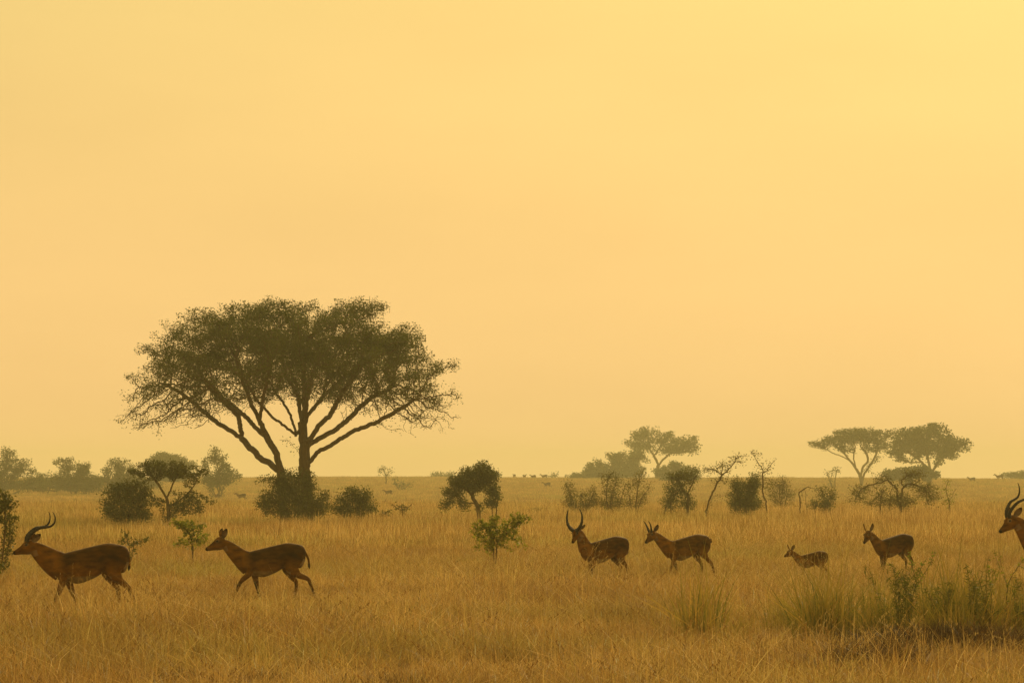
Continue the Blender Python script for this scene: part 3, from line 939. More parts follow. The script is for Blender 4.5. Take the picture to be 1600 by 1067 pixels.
mid_shrub("leaning thin tree with twisted twigs, left of the upright bare tree", 165, 1102,
          [(1110, 735, 14, 7, 0, .5), (1130, 728, 16, 9), (1148, 718, 13, 6), (1155, 710, 8, 4), (1118, 748, 14, 8, 0, .4), (1130, 750, 10, 12, 0, .4), (1160, 722, 6, 4)], 300, 2.0, M_leaf_dry,
          stems=[[(1100, None), (1107, 785), (1112, 772), (1120, 757), (1128, 742), (1130, 730)], [(1104, None), (1112, 780), (1120, 773), (1138, 771), (1150, 772)], [(1127, 744), (1138, 732), (1147, 722), (1155, 712), (1166, 712)], [(1128, 742), (1116, 734), (1102, 732)], [(1147, 722), (1158, 724)]],
          name="bare_tree", cat="tree", names=TREE, r0=.0075, trunk_r=.04, wander=.02)
mid_shrub("dense olive bush between the leaning tree and the upright bare tree", 168, 1162,
          [(1158, 770, 22, 18), (1175, 760, 16, 18), (1150, 755, 8, 12), (1165, 782, 30, 12), (1180, 748, 10, 10)], 440, 10, M_leaf_dark)
mid_shrub("upright slender bare tree with forked twigs on the skyline", 166, 1196,
          [(1180, 712, 8, 8, 0, .7), (1200, 728, 10, 8), (1195, 742, 12, 10, 0, .6), (1206, 722, 6, 8), (1203, 760, 7, 12, 0, .4), (1186, 722, 7, 6)], 200, 1.6, M_leaf_dry,
          stems=[[(1197, None), (1196, 785), (1193, 770), (1191, 750), (1190, 730), (1191, 722)], [(1190, 732), (1184, 724), (1178, 714), (1173, 704)], [(1191, 738), (1200, 728), (1208, 718)], [(1190, 745), (1182, 735), (1186, 728)]],
          name="bare_tree", cat="tree", names=TREE, r0=.0075, trunk_r=.035, wander=.02)
mid_shrub("soft grey bush right of the upright bare tree", 205, 1222,
          [(1218, 760, 18, 14), (1230, 772, 14, 14), (1212, 778, 14, 12), (1225, 752, 10, 6)], 320, 6)
mid_shrub("dead drooping branch stump like a bent arch, left of a spiky bush", 172, 1256,
          [(1262, 762, 10, 2, 0, .6)], 26, 0.6, stems=[[(1262, None), (1260, 785), (1258, 770), (1257, 763)], [(1249, None), (1250, 782), (1252, 768), (1257, 763), (1266, 760), (1278, 762)], [(1254, 768), (1255, 776)]], r0=.010, trunk_r=.032, wander=.025)
mid_shrub("small spiky bush right of the drooping dead branch", 175, 1285,
          [(1285, 770, 12, 12), (1296, 778, 14, 10), (1288, 785, 18, 8), (1303, 770, 6, 5, 0, .5)], 230, 6, M_leaf_dark)
mid_shrub("sprawling collapsed thorn tree with arching dead limbs", 170, 1390,
          [(1378, 748, 16, 8), (1425, 742, 20, 9), (1340, 768, 14, 10), (1332, 780, 8, 6), (1360, 780, 22, 10, 0, .5), (1400, 782, 36, 10, 0, .6), (1445, 765, 18, 14), (1455, 775, 14, 16), (1415, 760, 18, 10, 0, .4), (1376, 770, 10, 16), (1350, 765, 14, 8, 0, .6)], 760, 4.5, M_leaf_dry,
          stems=[[(1406, None), (1406, 782), (1402, 768), (1394, 755), (1386, 748), (1376, 754), (1358, 760), (1344, 770), (1335, 784)],
                 [(1392, None), (1391, 772), (1394, 757)], [(1406, 778), (1412, 762), (1420, 754), (1434, 756), (1446, 764)], [(1376, None), (1375, 775), (1378, 757)], [(1386, 748), (1384, 742)], [(1412, 762), (1410, 752), (1424, 742)]],
          name="thorn_tree", cat="tree", names=TREE, r0=.008, trunk_r=.065, wander=.03)
mid_shrub("thin green sapling at the right end of the collapsed thorn tree", 172, 1483,
          [(1484, 750, 10, 3), (1480, 768, 8, 12, 0, .7), (1492, 768, 4, 6), (1484, 782, 8, 6, 0, .5)], 90, 4, M_leaf_green,
          stems=[[(1484, None), (1483, 785), (1479, 770), (1479, 758), (1483, 750)], [(1483, 782), (1490, 772), (1493, 763)]], r0=.008, trunk_r=.025)

# ---- far pair on the right
far_tree("far flat-topped acacia with pale spreading limbs, left one of the far pair", 640, 1345,
         [(1300, 686, 24, 5), (1330, 675, 30, 6), (1362, 676, 28, 7), (1385, 688, 12, 12), (1285, 692, 20, 4), (1340, 685, 36, 8), (1278, 698, 12, 4), (1370, 695, 20, 10, 0, .8), (1320, 698, 28, 7, 0, .35)], 700, 13, (0.42, 0.2), name="acacia_tree",
         stems=[[(1346, None), (1345, 746), (1338, 733), (1330, 722), (1316, 713), (1302, 708), (1292, 702)], [(1346, None), (1349, 744), (1355, 732), (1364, 722), (1376, 714)], [(1338, 733), (1334, 715), (1336, 700)],
                [(1345, 744), (1348, 730), (1356, 720), (1352, 706), (1345, 698)], [(1330, 722), (1316, 705), (1300, 694)], [(1352, 738), (1366, 716), (1372, 700)]], trunk_r=.38, step=2.6, flat=.6, bmat=M_bark_pale)
far_tree("far broad leafy tree with a clumped crown, right one of the far pair", 650, 1455,
         [(1425, 680, 24, 10), (1458, 672, 24, 9), (1440, 695, 30, 14), (1480, 690, 22, 12), (1500, 690, 14, 8), (1410, 692, 20, 14), (1470, 705, 22, 10), (1400, 705, 18, 10), (1508, 702, 6, 6), (1485, 712, 14, 8, 0, .6), (1430, 668, 10, 6), (1418, 718, 18, 6, 0, .4), (1466, 722, 14, 8, 0, .5)], 900, 14, (0.5, 0.3), name="broad_tree",
         stems=[[(1452, None), (1454, 742), (1460, 732), (1468, 718), (1478, 708)], [(1452, None), (1448, 736), (1440, 722), (1428, 712), (1418, 704)], [(1454, 738), (1450, 716), (1446, 700)], [(1440, 722), (1420, 722), (1402, 716)], [(1468, 718), (1486, 710), (1500, 700)]], trunk_r=.4, step=2.8)
far_tree("hazy low dome of bushes at the foot of the far broad tree", 620, 1412, [(1395, 741, 18, 9), (1420, 738, 22, 10), (1440, 737, 16, 11), (1455, 742, 14, 8)], 420, 18, (0.45, 0.28), clump=0, name="shrub", names=("stem", "foliage"))
far_tree("small hazy bush on the skyline left of the far flat-topped acacia", 600, 1302, [(1300, 740, 10, 5), (1308, 733, 8, 6), (1292, 738, 6, 3)], 100, 6, (0.3, 0.16), name="shrub", names=("stem", "foliage"), step=2.6)
far_tree("low hazy bush on the skyline at the right edge", 820, 1588, [(1585, 743, 20, 5), (1600, 741, 18, 6)], 200, 14, (0.5, 0.3), name="shrub", names=("stem", "foliage"))

# ---- near stalky weeds, right foreground
def weed(label, d, bx, stems, blobs, natt, nleaf):
    return plant("weed", label, "weed", d, bx, blobs, stems=stems, natt=natt, nleaf=nleaf, step=4, leaf=(0.05, 0.018), lmat=M_leaf_green, bmat=M_weed, r0=0.0028, trunk_r=0.008, jitter=.12, spread=.7, names=("stem", "foliage"),
                 group="tall weeds among the green grass")


M_weed = bark_mat("weed_stem", (0.10, 0.095, 0.025), (0.16, 0.13, 0.04))
weed("tall forked green weed in front of the grazing-side doe, left in the green tufts", 45.5, 1425,
     [[(1425, None), (1424, 950), (1428, 925), (1435, 900), (1440, 885), (1448, 872)], [(1425, 945), (1412, 915), (1400, 895), (1388, 878)], [(1428, 922), (1445, 895), (1456, 875), (1460, 862)], [(1432, 908), (1426, 885), (1420, 862)]],
     [(1440, 885, 22, 14, 0, 1), (1410, 915, 14, 20, 0, .8)], 46, 1.4)
weed("spreading bare-stalked weed with a wide fork at the right edge of the green tufts", 45, 1575,
     [[(1572, None), (1573, 935), (1574, 915), (1566, 896), (1558, 876), (1553, 858)], [(1574, 915), (1582, 898), (1592, 884), (1602, 870)], [(1572, 905), (1564, 880), (1562, 862)], [(1592, 884), (1600, 888)]],
     [(1560, 882, 8, 14, 0, 1), (1592, 888, 12, 10, 0, .8)], 20, 1.0)
weed("slender upright green weed midway between the two forked weeds", 45, 1548,
     [[(1548, None), (1549, 930), (1547, 905), (1543, 880), (1545, 868)], [(1549, 925), (1556, 905), (1553, 890)]],
     [(1548, 900, 6, 20, 0, 1)], 14, 2.0)


def weed_clump(label, d, bx, ytop, w, n, seed):
    r = np.random.default_rng(seed)
    st = []
    for k in range(n):
        b = bx + r.normal(0, w * .22); lean = r.normal(0, w * .45); yt = ytop + abs(r.normal(0, 1)) * 30
        st.append([(b, None, r.normal(0, .12)), (b + lean * .35, (yt + 985) / 2, r.normal(0, .15)), (b + lean, yt, r.normal(0, .2))])
    blobs = [(bx, ytop + 55, w * .7, 38, 0, 1), (bx - w * .3, ytop + 75, w * .5, 26, 0, .8), (bx + w * .3, ytop + 75, w * .5, 26, 0, .8)]
    return plant("weed", label, "weed", d, bx, blobs, stems=st, natt=110, nleaf=3.0, step=5, leaf=(0.085, 0.010), lmat=M_leaf_weed, bmat=M_weed, r0=0.0022, trunk_r=0.006, jitter=.12, spread=.9,
                 group="tall weeds among the green grass")


M_leaf_weed = leaf_mat("weed_leaf", (0.11, 0.12, 0.012), (0.17, 0.16, 0.02), 0.45)
weed_clump("bushy dark green weed clump of thin upright stalks under the doe with raised ears", 45.2, 1412, 880, 42, 13, 1)
weed_clump("low broad green weed clump between the two taller clumps at the right", 44.6, 1478, 905, 44, 12, 2)
weed_clump("tall dense green weed clump below the slender upright weed", 44.4, 1535, 885, 40, 13, 3)
weed_clump("green weed clump cut by the right edge of the picture", 44.6, 1598, 900, 36, 10, 4)


# ------------------------------------------------------------------ antelopes
def attr_mat(name, rough=0.75):
    m, nt, N, L = newmat(name)
    a = N.new("ShaderNodeAttribute"); a.attribute_name = "tint"
    tcn = N.new("ShaderNodeTexCoord")
    mp = N.new("ShaderNodeMapping"); mp.inputs["Scale"].default_value = (3.2, 6, 7)
    L.new(tcn.outputs["Object"], mp.inputs[0])
    n = N.new("ShaderNodeTexNoise"); n.inputs["Scale"].default_value = 2.0; n.inputs["Detail"].default_value = 4
    L.new(mp.outputs[0], n.inputs["Vector"])
    r = N.new("ShaderNodeMapRange"); r.inputs[1].default_value = 0.34; r.inputs[2].default_value = 0.66; r.inputs[3].default_value = 0.55; r.inputs[4].default_value = 1.5
    L.new(n.outputs["Fac"], r.inputs[0])
    mx = N.new("ShaderNodeMix"); mx.data_type = 'RGBA'; mx.blend_type = 'MULTIPLY'; mx.inputs[0].default_value = 1
    L.new(a.outputs["Color"], mx.inputs[6]); L.new(r.outputs[0], mx.inputs[7])
    b = N.new("ShaderNodeBsdfPrincipled")
    b.inputs["Roughness"].default_value = rough
    b.inputs["Specular IOR Level"].default_value = 0.06
    b.inputs["Sheen Weight"].default_value = 0.12
    b.inputs["Sheen Roughness"].default_value = 0.4
    b.inputs["Sheen Tint"].default_value = (0.9, 0.6, 0.35, 1)
    L.new(mx.outputs[2], b.inputs["Base Color"])
    bp = N.new("ShaderNodeBump"); bp.inputs["Strength"].default_value = 0.25; bp.inputs["Distance"].default_value = 0.01
    L.new(n.outputs["Fac"], bp.inputs["Height"]); L.new(bp.outputs[0], b.inputs["Normal"])
    o = N.new("ShaderNodeOutputMaterial"); L.new(b.outputs[0], o.inputs["Surface"])
    return m


def flat_mat(name, c, rough, bands=False):
    m, nt, N, L = newmat(name)
    b = N.new("ShaderNodeBsdfPrincipled")
    b.inputs["Roughness"].default_value = rough
    col, f = noise_mix(nt, pos(nt), 40.0, tuple(k * 0.7 for k in c), tuple(k * 1.3 for k in c))
    L.new(col, b.inputs["Base Color"])
    o = N.new("ShaderNodeOutputMaterial"); L.new(b.outputs[0], o.inputs["Surface"])
    return m


M_coat = attr_mat("antelope_coat")
M_horn = flat_mat("horn", (0.020, 0.013, 0.008), 0.7)
M_eye = flat_mat("eye", (0.010, 0.006, 0.004), 0.08)

U = lambda px, py: ((px - 110) / 111.0, (964 - py) / 111.0)


def loft(rings, n=20):
    """rings: (centre, up half-vector, side half-vector)"""
    V = []
    a = np.arange(n) * 2 * np.pi / n
    for c, u, s in rings:
        V.append(np.asarray(c)[None] + np.sin(a)[:, None] * np.asarray(u)[None] + np.cos(a)[:, None] * np.asarray(s)[None])
    V = np.concatenate(V)
    m = len(rings)
    i = (np.arange(m - 1) * n)[:, None]; j = np.arange(n)[None]; j2 = ((np.arange(n) + 1) % n)[None]
    q = np.stack([i + j, i + j2, i + n + j2, i + n + j], -1).reshape(-1, 4)
    c0 = len(V); V = np.concatenate([V, [rings[0][0]], [rings[-1][0]]])
    jj = np.arange(n); k2 = (jj + 1) % n
    t = np.concatenate([np.stack([k2, jj, np.full(n, c0)], -1), np.stack([(m - 1) * n + jj, (m - 1) * n + k2, np.full(n, c0 + 1)], -1)])
    return V, t, q


TORSO = [((202, 866), (200.5, 884), .055), ((196, 856.5), (193, 897), .125), ((182, 852.5), (178, 896), .150), ((167, 851), (164, 896), .160),
         ((147, 855), (146, 906), .172), ((122, 861), (124, 914), .180), ((106, 865), (109, 912), .172), ((92, 869), (95, 909), .14), ((84, 870.5), (84, 904), .115)]

HEAD = [(-.035, .070, -.080, .048), (.0, .092, -.098, .060), (.045, .100, -.104, .066), (.09, .092, -.100, .066), (.135, .068, -.084, .054), (.18, .048, -.068, .043),
        (.225, .034, -.054, .036), (.262, .026, -.046, .034), (.288, .016, -.036, .028), (.302, .002, -.024, .016)]


def leg_loft(pts, rads, y, flatk):
    """pts: x,z joints; rads: (fore-aft, lateral)"""
    n = len(pts)
    p = np.array([(x, yy, z) for (x, z), yy in zip(pts, y)])
    # densify
    t = np.linspace(0, n - 1, (n - 1) * 5 + 1)
    def cr(a):
        a = np.asarray(a, float)
        q = np.concatenate([[2 * a[0] - a[1]], a, [2 * a[-1] - a[-2]]])
        out = []
        for tt in t:
            i = min(int(tt), n - 2); f = tt - i
            p0, p1, p2, p3 = q[i], q[i + 1], q[i + 2], q[i + 3]
            # fairly tight interpolation keeps the joints readable
            h1, h2 = (p2 - p0) * 0.35, (p3 - p1) * 0.35
            out.append((2 * f ** 3 - 3 * f ** 2 + 1) * p1 + (f ** 3 - 2 * f ** 2 + f) * h1 + (-2 * f ** 3 + 3 * f ** 2) * p2 + (f ** 3 - f ** 2) * h2)
        return np.asarray(out)
    c = cr(p)
    ra = np.stack([np.interp(t, range(n), [r[0] for r in rads]), np.interp(t, range(n), [r[1] for r in rads])], -1)
    tg = np.gradient(c, axis=0); tg /= np.linalg.norm(tg, axis=1, keepdims=True)
    rings = []
    for k in range(len(c)):
        s = np.array([0, 1.0, 0])
        u = np.cross(s, tg[k]); u /= np.linalg.norm(u)
        rings.append((c[k], u * ra[k, 0], s * ra[k, 1]))
    return loft(rings, 12)


FR = [(.105, .060), (.062, .048), (.034, .030), (.0225, .021), (.025, .023), (.033, .027)]
HR = [(.150, .070), (.120, .062), (.056, .040), (.035, .027), (.0235, .021), (.026, .023), (.034, .027)]

WALK = dict(
    front=[[(100, 886), (100, 905), (91, 930), (84, 946), (82, 954), (79, 962.5)], [(102, 886), (106, 907), (114, 930), (121.5, 946), (124, 954), (121.5, 962.5)]],
    hind=[[(182, 872), (177, 893), (186, 908), (202, 923), (209, 944), (211, 953), (209, 962.5)], [(180, 873), (170, 896), (175, 910), (184, 923), (185, 945), (184, 954), (181, 962.5)]])
STRIDE = dict(
    front=[[(100, 886), (99, 905), (82, 922), (73, 942), (70, 952), (67, 962.5)], [(103, 886), (107, 907), (112, 931), (116, 947), (118, 955), (115, 962.5)]],
    hind=[[(182, 873), (176, 896), (188, 910), (206, 918), (215, 940), (219, 950), (219, 961)], [(180, 873), (170, 897), (174, 911), (184, 924), (183, 945), (182, 954), (179, 962.5)]])
STAND = dict(
    front=[[(100, 886), (102, 906), (98, 930), (96, 947), (96, 955), (93, 962.5)], [(102, 886), (104, 906), (105, 930), (105, 947), (105, 955), (102, 962.5)]],
    hind=[[(182, 873), (174, 896), (181, 910), (193, 924), (193, 946), (193, 955), (190, 962.5)], [(180, 873), (170, 896), (176, 910), (187, 924), (186, 946), (186, 955), (183, 962.5)]])

HORN_LYRE = [(.055, .080, .030), (.045, .118, .034), (.0, .160, .05), (-.075, .192, .072), (-.155, .208, .095), (-.24, .192, .115), (-.31, .185, .128), (-.37, .215, .135), (-.405, .275, .128), (-.41, .335, .108), (-.40, .37, .095)]
HORN_WIDE = [(.055, .075, .035), (.05, .112, .072), (.02, .150, .118), (-.03, .195, .155), (-.09, .25, .172), (-.15, .31, .170), (-.20, .37, .150), (-.23, .425, .125)]
HORN_SPIKE = [(.055, .080, .032), (.045, .13, .040), (.030, .19, .050), (.025, .25, .058), (.035, .31, .060), (.05, .355, .060)]


def bez(p0, p1, p2, p3, t):
    t = np.asarray(t)[:, None]
    return (1 - t) ** 3 * p0 + 3 * (1 - t) ** 2 * t * p1 + 3 * (1 - t) * t * t * p2 + t ** 3 * p3


def smoothcurve(pts, n):
    return resample(np.asarray(pts, float), np.linalg.norm(np.diff(np.asarray(pts, float), axis=0), axis=1).sum() / n)


COATS = dict(
    rufous=((0.140, 0.055, 0.004), (0.048, 0.019, 0.002)),
    brown=((0.118, 0.049, 0.004), (0.038, 0.016, 0.002)),
    fawn=((0.150, 0.063, 0.006), (0.070, 0.030, 0.003)))


def antelope(label, px, d, yaw, sc, poll, hpitch, hyaw, legs, coat, horn=None, ear=(-.17, .084, .09), earL=.17, hk=1.0, neck_k=1.0, wk=1.0, tail=((.80, .85), (.828, .75), (.815, .63)), parts=True, horn_r=.024, roll=0.0):
    x = (px - 800) / F * d
    root = empty("antelope", (x, d, float(zg(x, d))), math.radians(yaw), sc)
    tag(root, label, "antelope", "antelopes crossing the near grass")
    hp, hy = math.radians(hpitch), math.radians(hyaw)
    # head frame; body faces -x, camera side is -y
    f = np.array([-math.cos(hy) * math.cos(hp), -math.sin(hy) * math.cos(hp), -math.sin(hp)])
    s = np.array([-math.sin(hy), math.cos(hy), 0.0])
    s = np.cross(f, np.array([0, 0, 1.0])); s /= np.linalg.norm(s)      # towards animal's right (+y when facing -x)
    u = np.cross(s, f)
    if roll:
        cr_, sr_ = math.cos(math.radians(roll)), math.sin(math.radians(roll))
        s, u = s * cr_ + u * sr_, u * cr_ - s * sr_
    H = np.array([poll[0], poll[2] if len(poll) > 2 else 0.0, poll[1]])
    hl = lambda a, uu, ss: H + (f * a + u * uu + s * ss) * hk
    shells = []
    rings = []
    for (tx, ty), (bx_, by_), w in TORSO:
        T = np.array([U(tx, ty)[0], 0, U(tx, ty)[1]]); B = np.array([U(bx_, by_)[0], 0, U(bx_, by_)[1]])
        rings.append(((T + B) / 2, (T - B) / 2, np.array([0, w * wk, 0])))
    # smooth interpolation of the torso rings
    arr = np.array([np.concatenate(r) for r in rings])
    tt = np.linspace(0, len(arr) - 1, 40)
    q = np.concatenate([[2 * arr[0] - arr[1]], arr, [2 * arr[-1] - arr[-2]]])
    rr = []
    for t_ in tt:
        i = min(int(t_), len(arr) - 2); ff = t_ - i
        p0, p1, p2, p3 = q[i], q[i + 1], q[i + 2], q[i + 3]
        v = 0.5 * (2 * p1 + (p2 - p0) * ff + (2 * p0 - 5 * p1 + 4 * p2 - p3) * ff ** 2 + (3 * p1 - p0 - 3 * p2 + p3) * ff ** 3)
        rr.append((v[:3], v[3:6], v[6:9]))
    shells.append(loft(rr, 24))
    # neck: from inside the chest to the back of the head
    c0 = np.array([U(98, 889)[0], 0, U(98, 889)[1]])
    c3 = hl(.005, -.01, 0)
    L_ = np.linalg.norm(c3 - c0)
    dir0 = np.array([-.80, 0, .42]); dir0 /= np.linalg.norm(dir0)
    back = -f * 0.55 - u * 0.75; back /= np.linalg.norm(back)
    ts = np.linspace(0, 1, 14)
    cc = bez(c0, c0 + dir0 * L_ * .40, c3 + back * L_ * .34, c3, ts)
    tg = np.gradient(cc, axis=0); tg /= np.linalg.norm(tg, axis=1, keepdims=True)
    hh = np.interp(ts, [0, .25, .5, .75, .92, 1], [.205, .185, .156, .126, .098, .082]) * np.interp(ts, [0, .3, 1], [1, neck_k, neck_k])
    ww = np.interp(ts, [0, .25, .5, .75, 1], [.125, .105, .078, .064, .054]) * np.interp(ts, [0, .3, 1], [wk, neck_k, neck_k])
    nr = []
    for k in range(len(ts)):
        sk = np.array([0, 1.0, 0]) * (1 - ts[k]) + s * ts[k]
        sk -= tg[k] * sk.dot(tg[k]); sk /= np.linalg.norm(sk)
        uk = np.cross(sk, tg[k])
        if uk[2] < 0 and ts[k] < .5: uk = -uk
        nr.append((cc[k], uk * hh[k], sk * ww[k]))
    shells.append(loft(nr, 20))
    # head
    hr = []
    ha = np.array(HEAD)
    tt = np.linspace(0, len(ha) - 1, 30)
    ha = np.stack([np.interp(tt, range(len(ha)), ha[:, k]) for k in range(4)], -1)
    for a, up, lo, w in ha:
        hr.append((hl(a, (up + lo) / 2, 0), u * (up - lo) / 2 * hk, s * w * hk))
    shells.append(loft(hr, 20))
    # brow and cheek fullness
    for sd in (-1, 1):
        shells.append(loft([(hl(.06, .05, .045 * sd), u * .02 * hk, s * .016 * hk), (hl(.09, .052, .050 * sd), u * .028 * hk, s * .02 * hk), (hl(.125, .045, .044 * sd), u * .018 * hk, s * .012 * hk)], 10))
        shells.append(loft([(hl(.03, -.045, .04 * sd), u * .03 * hk, s * .016 * hk), (hl(.06, -.05, .045 * sd), u * .04 * hk, s * .02 * hk), (hl(.11, -.045, .036 * sd), u * .03 * hk, s * .014 * hk)], 10))
    # legs
    for k, lg in enumerate(legs["front"]):
        y0 = (-1, 1)[k]
        shells.append(leg_loft([U(*q_) for q_ in lg], FR, [y0 * .085 * wk, y0 * .095 * wk, y0 * .085, y0 * .08, y0 * .08, y0 * .08], 1))
    for k, lg in enumerate(legs["hind"]):
        y0 = (-1, 1)[k]
        shells.append(leg_loft([U(*q_) for q_ in lg], HR, [y0 * .085 * wk, y0 * .098 * wk, y0 * .095, y0 * .085, y0 * .08, y0 * .08, y0 * .08], 1))
    off = 0; vs, tl, ql = [], [], []
    for v, t_, q_ in shells:
        vs.append(v); tl.append(t_ + off); ql.append(q_ + off); off += len(v)
    raw = mk("raw", np.concatenate(vs), np.concatenate(tl), np.concatenate(ql))
    tmp = bpy.data.objects.new("raw", raw); C.objects.link(tmp)
    m = tmp.modifiers.new("r", 'REMESH'); m.mode = 'VOXEL'; m.voxel_size = 0.0085
    m = tmp.modifiers.new("s", 'SMOOTH'); m.factor = 0.5; m.iterations = 6
    dg = bpy.context.evaluated_depsgraph_get()
    me = bpy.data.meshes.new_from_object(tmp.evaluated_get(dg))
    bpy.data.objects.remove(tmp); bpy.data.meshes.remove(raw)
    me.name = "body"
    n = len(me.vertices)
    co = np.empty(n * 3, np.float32); me.vertices.foreach_get("co", co); co = co.reshape(-1, 3)
    no = np.empty(n * 3, np.float32); me.vertices.foreach_get("normal", no); no = no.reshape(-1, 3)
    base, dark = (np.array(c) for c in COATS[coat])
    col = np.tile(base, (n, 1)).astype(np.float32)
    def mixc(col, c, w):
        w = np.clip(w, 0, 1)[:, None]
        return col * (1 - w) + np.asarray(c)[None] * w
    X, Y, Z = co[:, 0], co[:, 1], co[:, 2]
    col = mixc(col, dark, sstep((Z - .60 - .04 * np.sin(X * 9)) / .22) * sstep((X + .22) / .2) * .9)                       # darker saddle
    col = mixc(col, (0.17, 0.115, 0.05), sstep((.58 - Z) / .05) * sstep((-no[:, 2] - .15) / .4) * (np.abs(X - .25) < .33))   # pale belly
    col = mixc(col, dark * .55, sstep((.42 - Z) / .10) * (no[:, 0] < 0) * .8)                # dark leg fronts
    col = mixc(col, (0.02, .014, .01), sstep((.035 - Z) / .012))                                # hooves
    col = mixc(col, (0.22, 0.15, 0.08), (X > .70) * (Z < .76) * (Z > .42) * sstep((no[:, 0] - .2) / .4) * (np.abs(Y) < .10))   # pale rump patch
    rel = (co - H) / hk
    A, Bu, Cs = rel @ f, rel @ u, rel @ s
    hm = (np.abs(A - .13) < .2) & (np.abs(Bu) < .15) & (np.abs(Cs) < .12) & (A > -.02)
    col = mixc(col, dark * .7, hm * sstep((A - .10) / .08) * sstep((Bu - .0) / .03) * .6)     # dark nose bridge
    col = mixc(col, (0.018, .013, .011), hm * sstep((A - .268) / .014))                                 # muzzle
    col = mixc(col, (0.17, 0.12, 0.07), hm * sstep((-.05 - Bu) / .03) * (A < .26) * .6)         # pale chin and throat
    er = np.sqrt((A - .095) ** 2 * .6 + (Bu - .052) ** 2)
    col = mixc(col, (0.18, 0.125, 0.07), hm * (np.abs(Cs) > .03) * sstep((.034 - er) / .010) * .5)   # eye ring
    a_ = me.color_attributes.new("tint", 'FLOAT_COLOR', 'POINT')
    c4 = np.ones((n, 4), np.float32); c4[:, :3] = col
    a_.data.foreach_set("color", c4.ravel())
    me.polygons.foreach_set("use_smooth", np.ones(len(me.polygons), bool))
    me.materials.clear(); me.materials.append(M_coat)
    link("body", me, root)
    # ears
    for sd in (-1, 1):
        b0 = hl(-.005, .062, .052 * sd)
        ed = f * ear[0] + u * ear[1] + s * ear[2] * sd; ed /= np.linalg.norm(ed)
        wv = np.cross(ed, f * .6 + s * sd * .8); wv /= np.linalg.norm(wv)
        nv = np.cross(wv, ed)
        if nv.dot(f * .5 + s * sd) < 0: nv = -nv
        V, Cc = [], []
        prof = [(0, .020), (.12, .030), (.3, .042), (.5, .046), (.7, .040), (.86, .026), (.96, .011), (1.0, .002)]
        na = 9
        EL = earL * hk
        for side in (0, 1):
            for t_, w in prof:
                for k in range(na):
                    g = (k / (na - 1) * 2 - 1)
                    cup = (g * g) * w * .55 - (.008 if side else 0.0) * (1 - abs(g)) * (1 - t_)
                    V.append(b0 + ed * EL * t_ + wv * w * g * hk + nv * (cup - .0 + .02 * t_ * t_) * hk)
                    Cc.append((0.15, 0.10, 0.06) if (side == 0 and abs(g) < .8 and t_ < .85) else (dark * .7 if t_ > .8 else base * .9))
        m_ = len(prof)
        q_ = []
        for side in (0, 1):
            o_ = side * m_ * na
            for i in range(m_ - 1):
                for k in range(na - 1):
                    a0 = o_ + i * na + k
                    q_.append((a0, a0 + 1, a0 + na + 1, a0 + na) if side == 0 else (a0, a0 + na, a0 + na + 1, a0 + 1))
        link("ear", mk("ear", V, quads=q_, cols=np.array(Cc), smooth=True, mat=M_coat), root)
        # eye
        eb = hl(.095, .052, .062 * sd)
        er_ = []
        for t_ in np.linspace(-1, 1, 9):
            k = math.sqrt(max(0.0, 1 - t_ * t_)) + .02
            er_.append((eb + f * t_ * .019 * hk, u * .015 * k * hk, s * .014 * k * hk))
        V, t_, q2 = loft(er_, 10)
        link("eye", mk("eye", V, t_, q2, smooth=True, mat=M_eye), root)
        if horn:
            pts = [hl(a, b_, c_ * sd) for a, b_, c_ in horn]
            hc = smoothcurve(pts, 64)
            tg = np.gradient(hc, axis=0); tg /= np.linalg.norm(tg, axis=1, keepdims=True)
            hrn = []
            N_ = len(hc)
            for k in range(N_):
                t_ = k / (N_ - 1)
                ridge = 1 + (.09 * math.sin(k * 1.55)) * (t_ < .68)
                r_ = horn_r * hk * (1 - t_) ** .62 * ridge + .0015
                w_ = np.cross(tg[k], s); w_ /= np.linalg.norm(w_)
                v_ = np.cross(w_, tg[k])
                hrn.append((hc[k], w_ * r_ * 1.08, v_ * r_))
            V, t_, q2 = loft(hrn, 12)
            link("horn", mk("horn", V, t_, q2, smooth=True, mat=M_horn), root)
    # tail
    pts = [(tail[0][0] - .03, 0, tail[0][1]), (tail[0][0], 0, tail[0][1]), (tail[1][0], .01, tail[1][1]), (tail[2][0], .015, tail[2][1])]
    tcv = smoothcurve(pts, 20)
    tg = np.gradient(tcv, axis=0); tg /= np.linalg.norm(tg, axis=1, keepdims=True)
    tr, tcol = [], []
    for k in range(len(tcv)):
        t_ = k / (len(tcv) - 1)
        r_ = np.interp(t_, [0, .3, .7, .85, 1], [.026, .020, .017, .022, .004])
        w_ = np.cross(tg[k], (0, 1, 0)); w_ /= np.linalg.norm(w_)
        tr.append((tcv[k], w_ * r_, np.array([0, r_ * .8, 0])))
        tcol += [(base if t_ < .75 else np.array((.03, .02, .012)))] * 10
    V, t_, q2 = loft(tr, 10)
    tcol += [base, np.array((.03, .02, .012))]
    link("tail", mk("tail", V, t_, q2, cols=np.array(tcol), smooth=True, mat=M_coat), root)
    return root, me


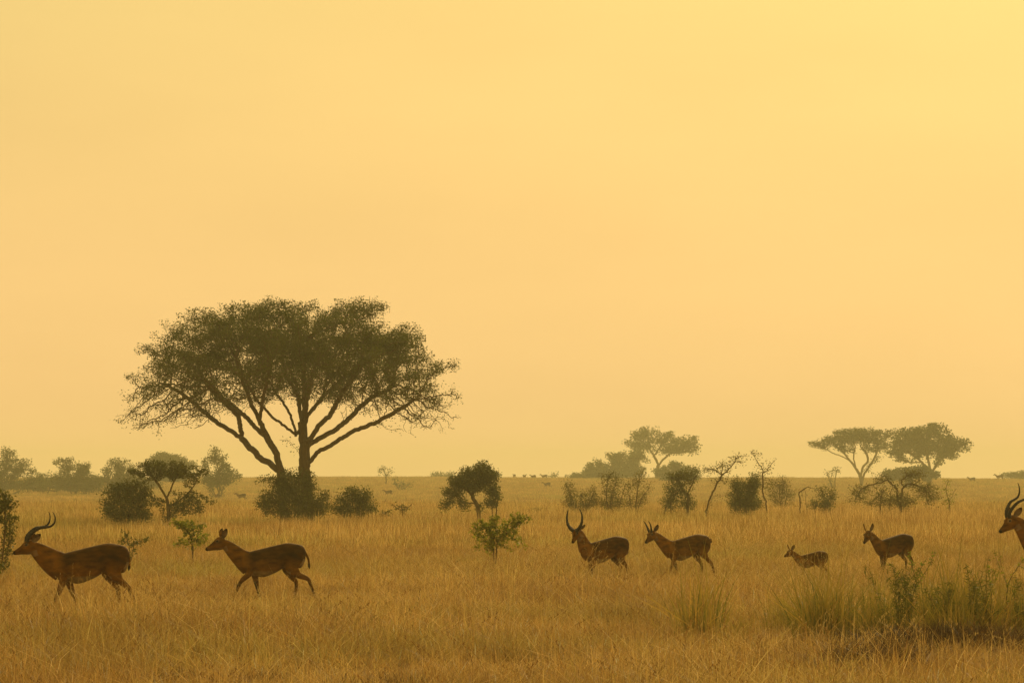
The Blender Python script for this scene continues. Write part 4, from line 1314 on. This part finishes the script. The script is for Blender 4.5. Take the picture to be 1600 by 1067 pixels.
A1, body1 = antelope("horned reddish brown male leading the line at the far left, horns swept back", 110, 54, 6, 1.0, (-.53, .985), 19, 17, WALK, "rufous", HORN_LYRE)
A2, body2 = antelope("hornless doe striding with head low, second from the left", 400, 59.3, 4, .93, (-.545, 1.035), 21, 14, STRIDE, "brown", None, ear=(-.13, .15, .095), earL=.18, hk=1.08, neck_k=.84, wk=.95,
                     tail=((.81, .86), (.87, .74), (.885, .585)))
A3, body3 = antelope("male with tall lyre-shaped horns looking towards the viewer", 929, 70, 30, .87, (-.42, 1.12), 46, 30, STAND, "rufous", HORN_WIDE, ear=(-.12, .08, .16), hk=1.05, neck_k=.95, horn_r=.034)
A4, body4 = antelope("young male with short straight spike horns, right behind the lyre-horned male", 1057, 72, 27, .87, (-.575, 1.03), 34, 22, WALK, "fawn", HORN_SPIKE, ear=(-.10, .14, .10), horn_r=.02, hk=1.08, neck_k=.85, tail=((.80, .88), (.86, .90), (.87, .82)))
A5, body5 = antelope("small calf almost sunk in the tall grass", 1258, 72, 20, .56, (-.50, .99), 24, 14, STAND, "fawn", None, ear=(-.08, .15, .09), earL=.19, hk=1.15, neck_k=.8)
A6, body6 = antelope("doe with ears raised in a V, between the calf and the green tufts", 1384, 75, 34, .82, (-.52, 1.03), 42, 22, STAND, "brown", None, ear=(-.17, .15, .055), earL=.185, hk=1.1, neck_k=.82)
A7, body7 = antelope("horned male cut by the right edge, only head and neck showing", 1648, 60, 8, 1.1, (-.60, 1.205), 33, 20, WALK, "rufous", HORN_LYRE, neck_k=.95)

# ---- far antelopes (whole bodies, a few pixels each)
for (label, px, d, rz, sc, me) in [
    ("tiny far antelope on the slope between the feathery tree and the great acacia", 375, 470, 25, .95, body2),
    ("tiny faint antelope just left of the one on the slope behind the great acacia", 338, 480, 60, .8, body2),
    ("tiny far antelope on the open slope right of the great acacia", 605, 520, 10, .85, body2),
    ("tiny far antelope facing away, leftmost of the four on the skyline", 803, 770, 70, 1.0, body2),
    ("tiny far antelope standing second of the four on the skyline", 820, 775, 120, .9, body2),
    ("tiny far antelope walking third of the four on the skyline", 832, 772, 20, .9, body2),
    ("tiny far antelope rightmost of the four on the skyline", 849, 765, 15, 1.0, body2),
    ("tiny far antelope low on the slope below the skyline four", 853, 600, 10, .9, body2),
    ("tiny far antelope just below the skyline left of the right edge bush", 1517, 700, 5, 1.0, body2),
    ("tiny far antelope upright on the skyline beside the right edge bush", 1560, 745, 5, 1.25, body2)]:
    o = bpy.data.objects.new("antelope", me)
    C.objects.link(o)
    x = (px - 800) / F * d
    o.location = (x, d, float(zg(x, d)) + .05)
    o.rotation_euler = (0, 0, math.radians(rz)); o.scale = (sc,) * 3
    tag(o, label, "antelope", "far antelopes scattered on the plain")

# ------------------------------------------------------------------ render settings
vs_ = S.view_settings
vs_.view_transform = 'Standard'
vs_.look = 'None'
vs_.exposure = 0.0
vs_.gamma = 1.0
cy = S.cycles
cy.max_bounces = 6
cy.diffuse_bounces = 3
cy.glossy_bounces = 2
cy.transmission_bounces = 4
cy.volume_bounces = 1
cy.use_denoising = True
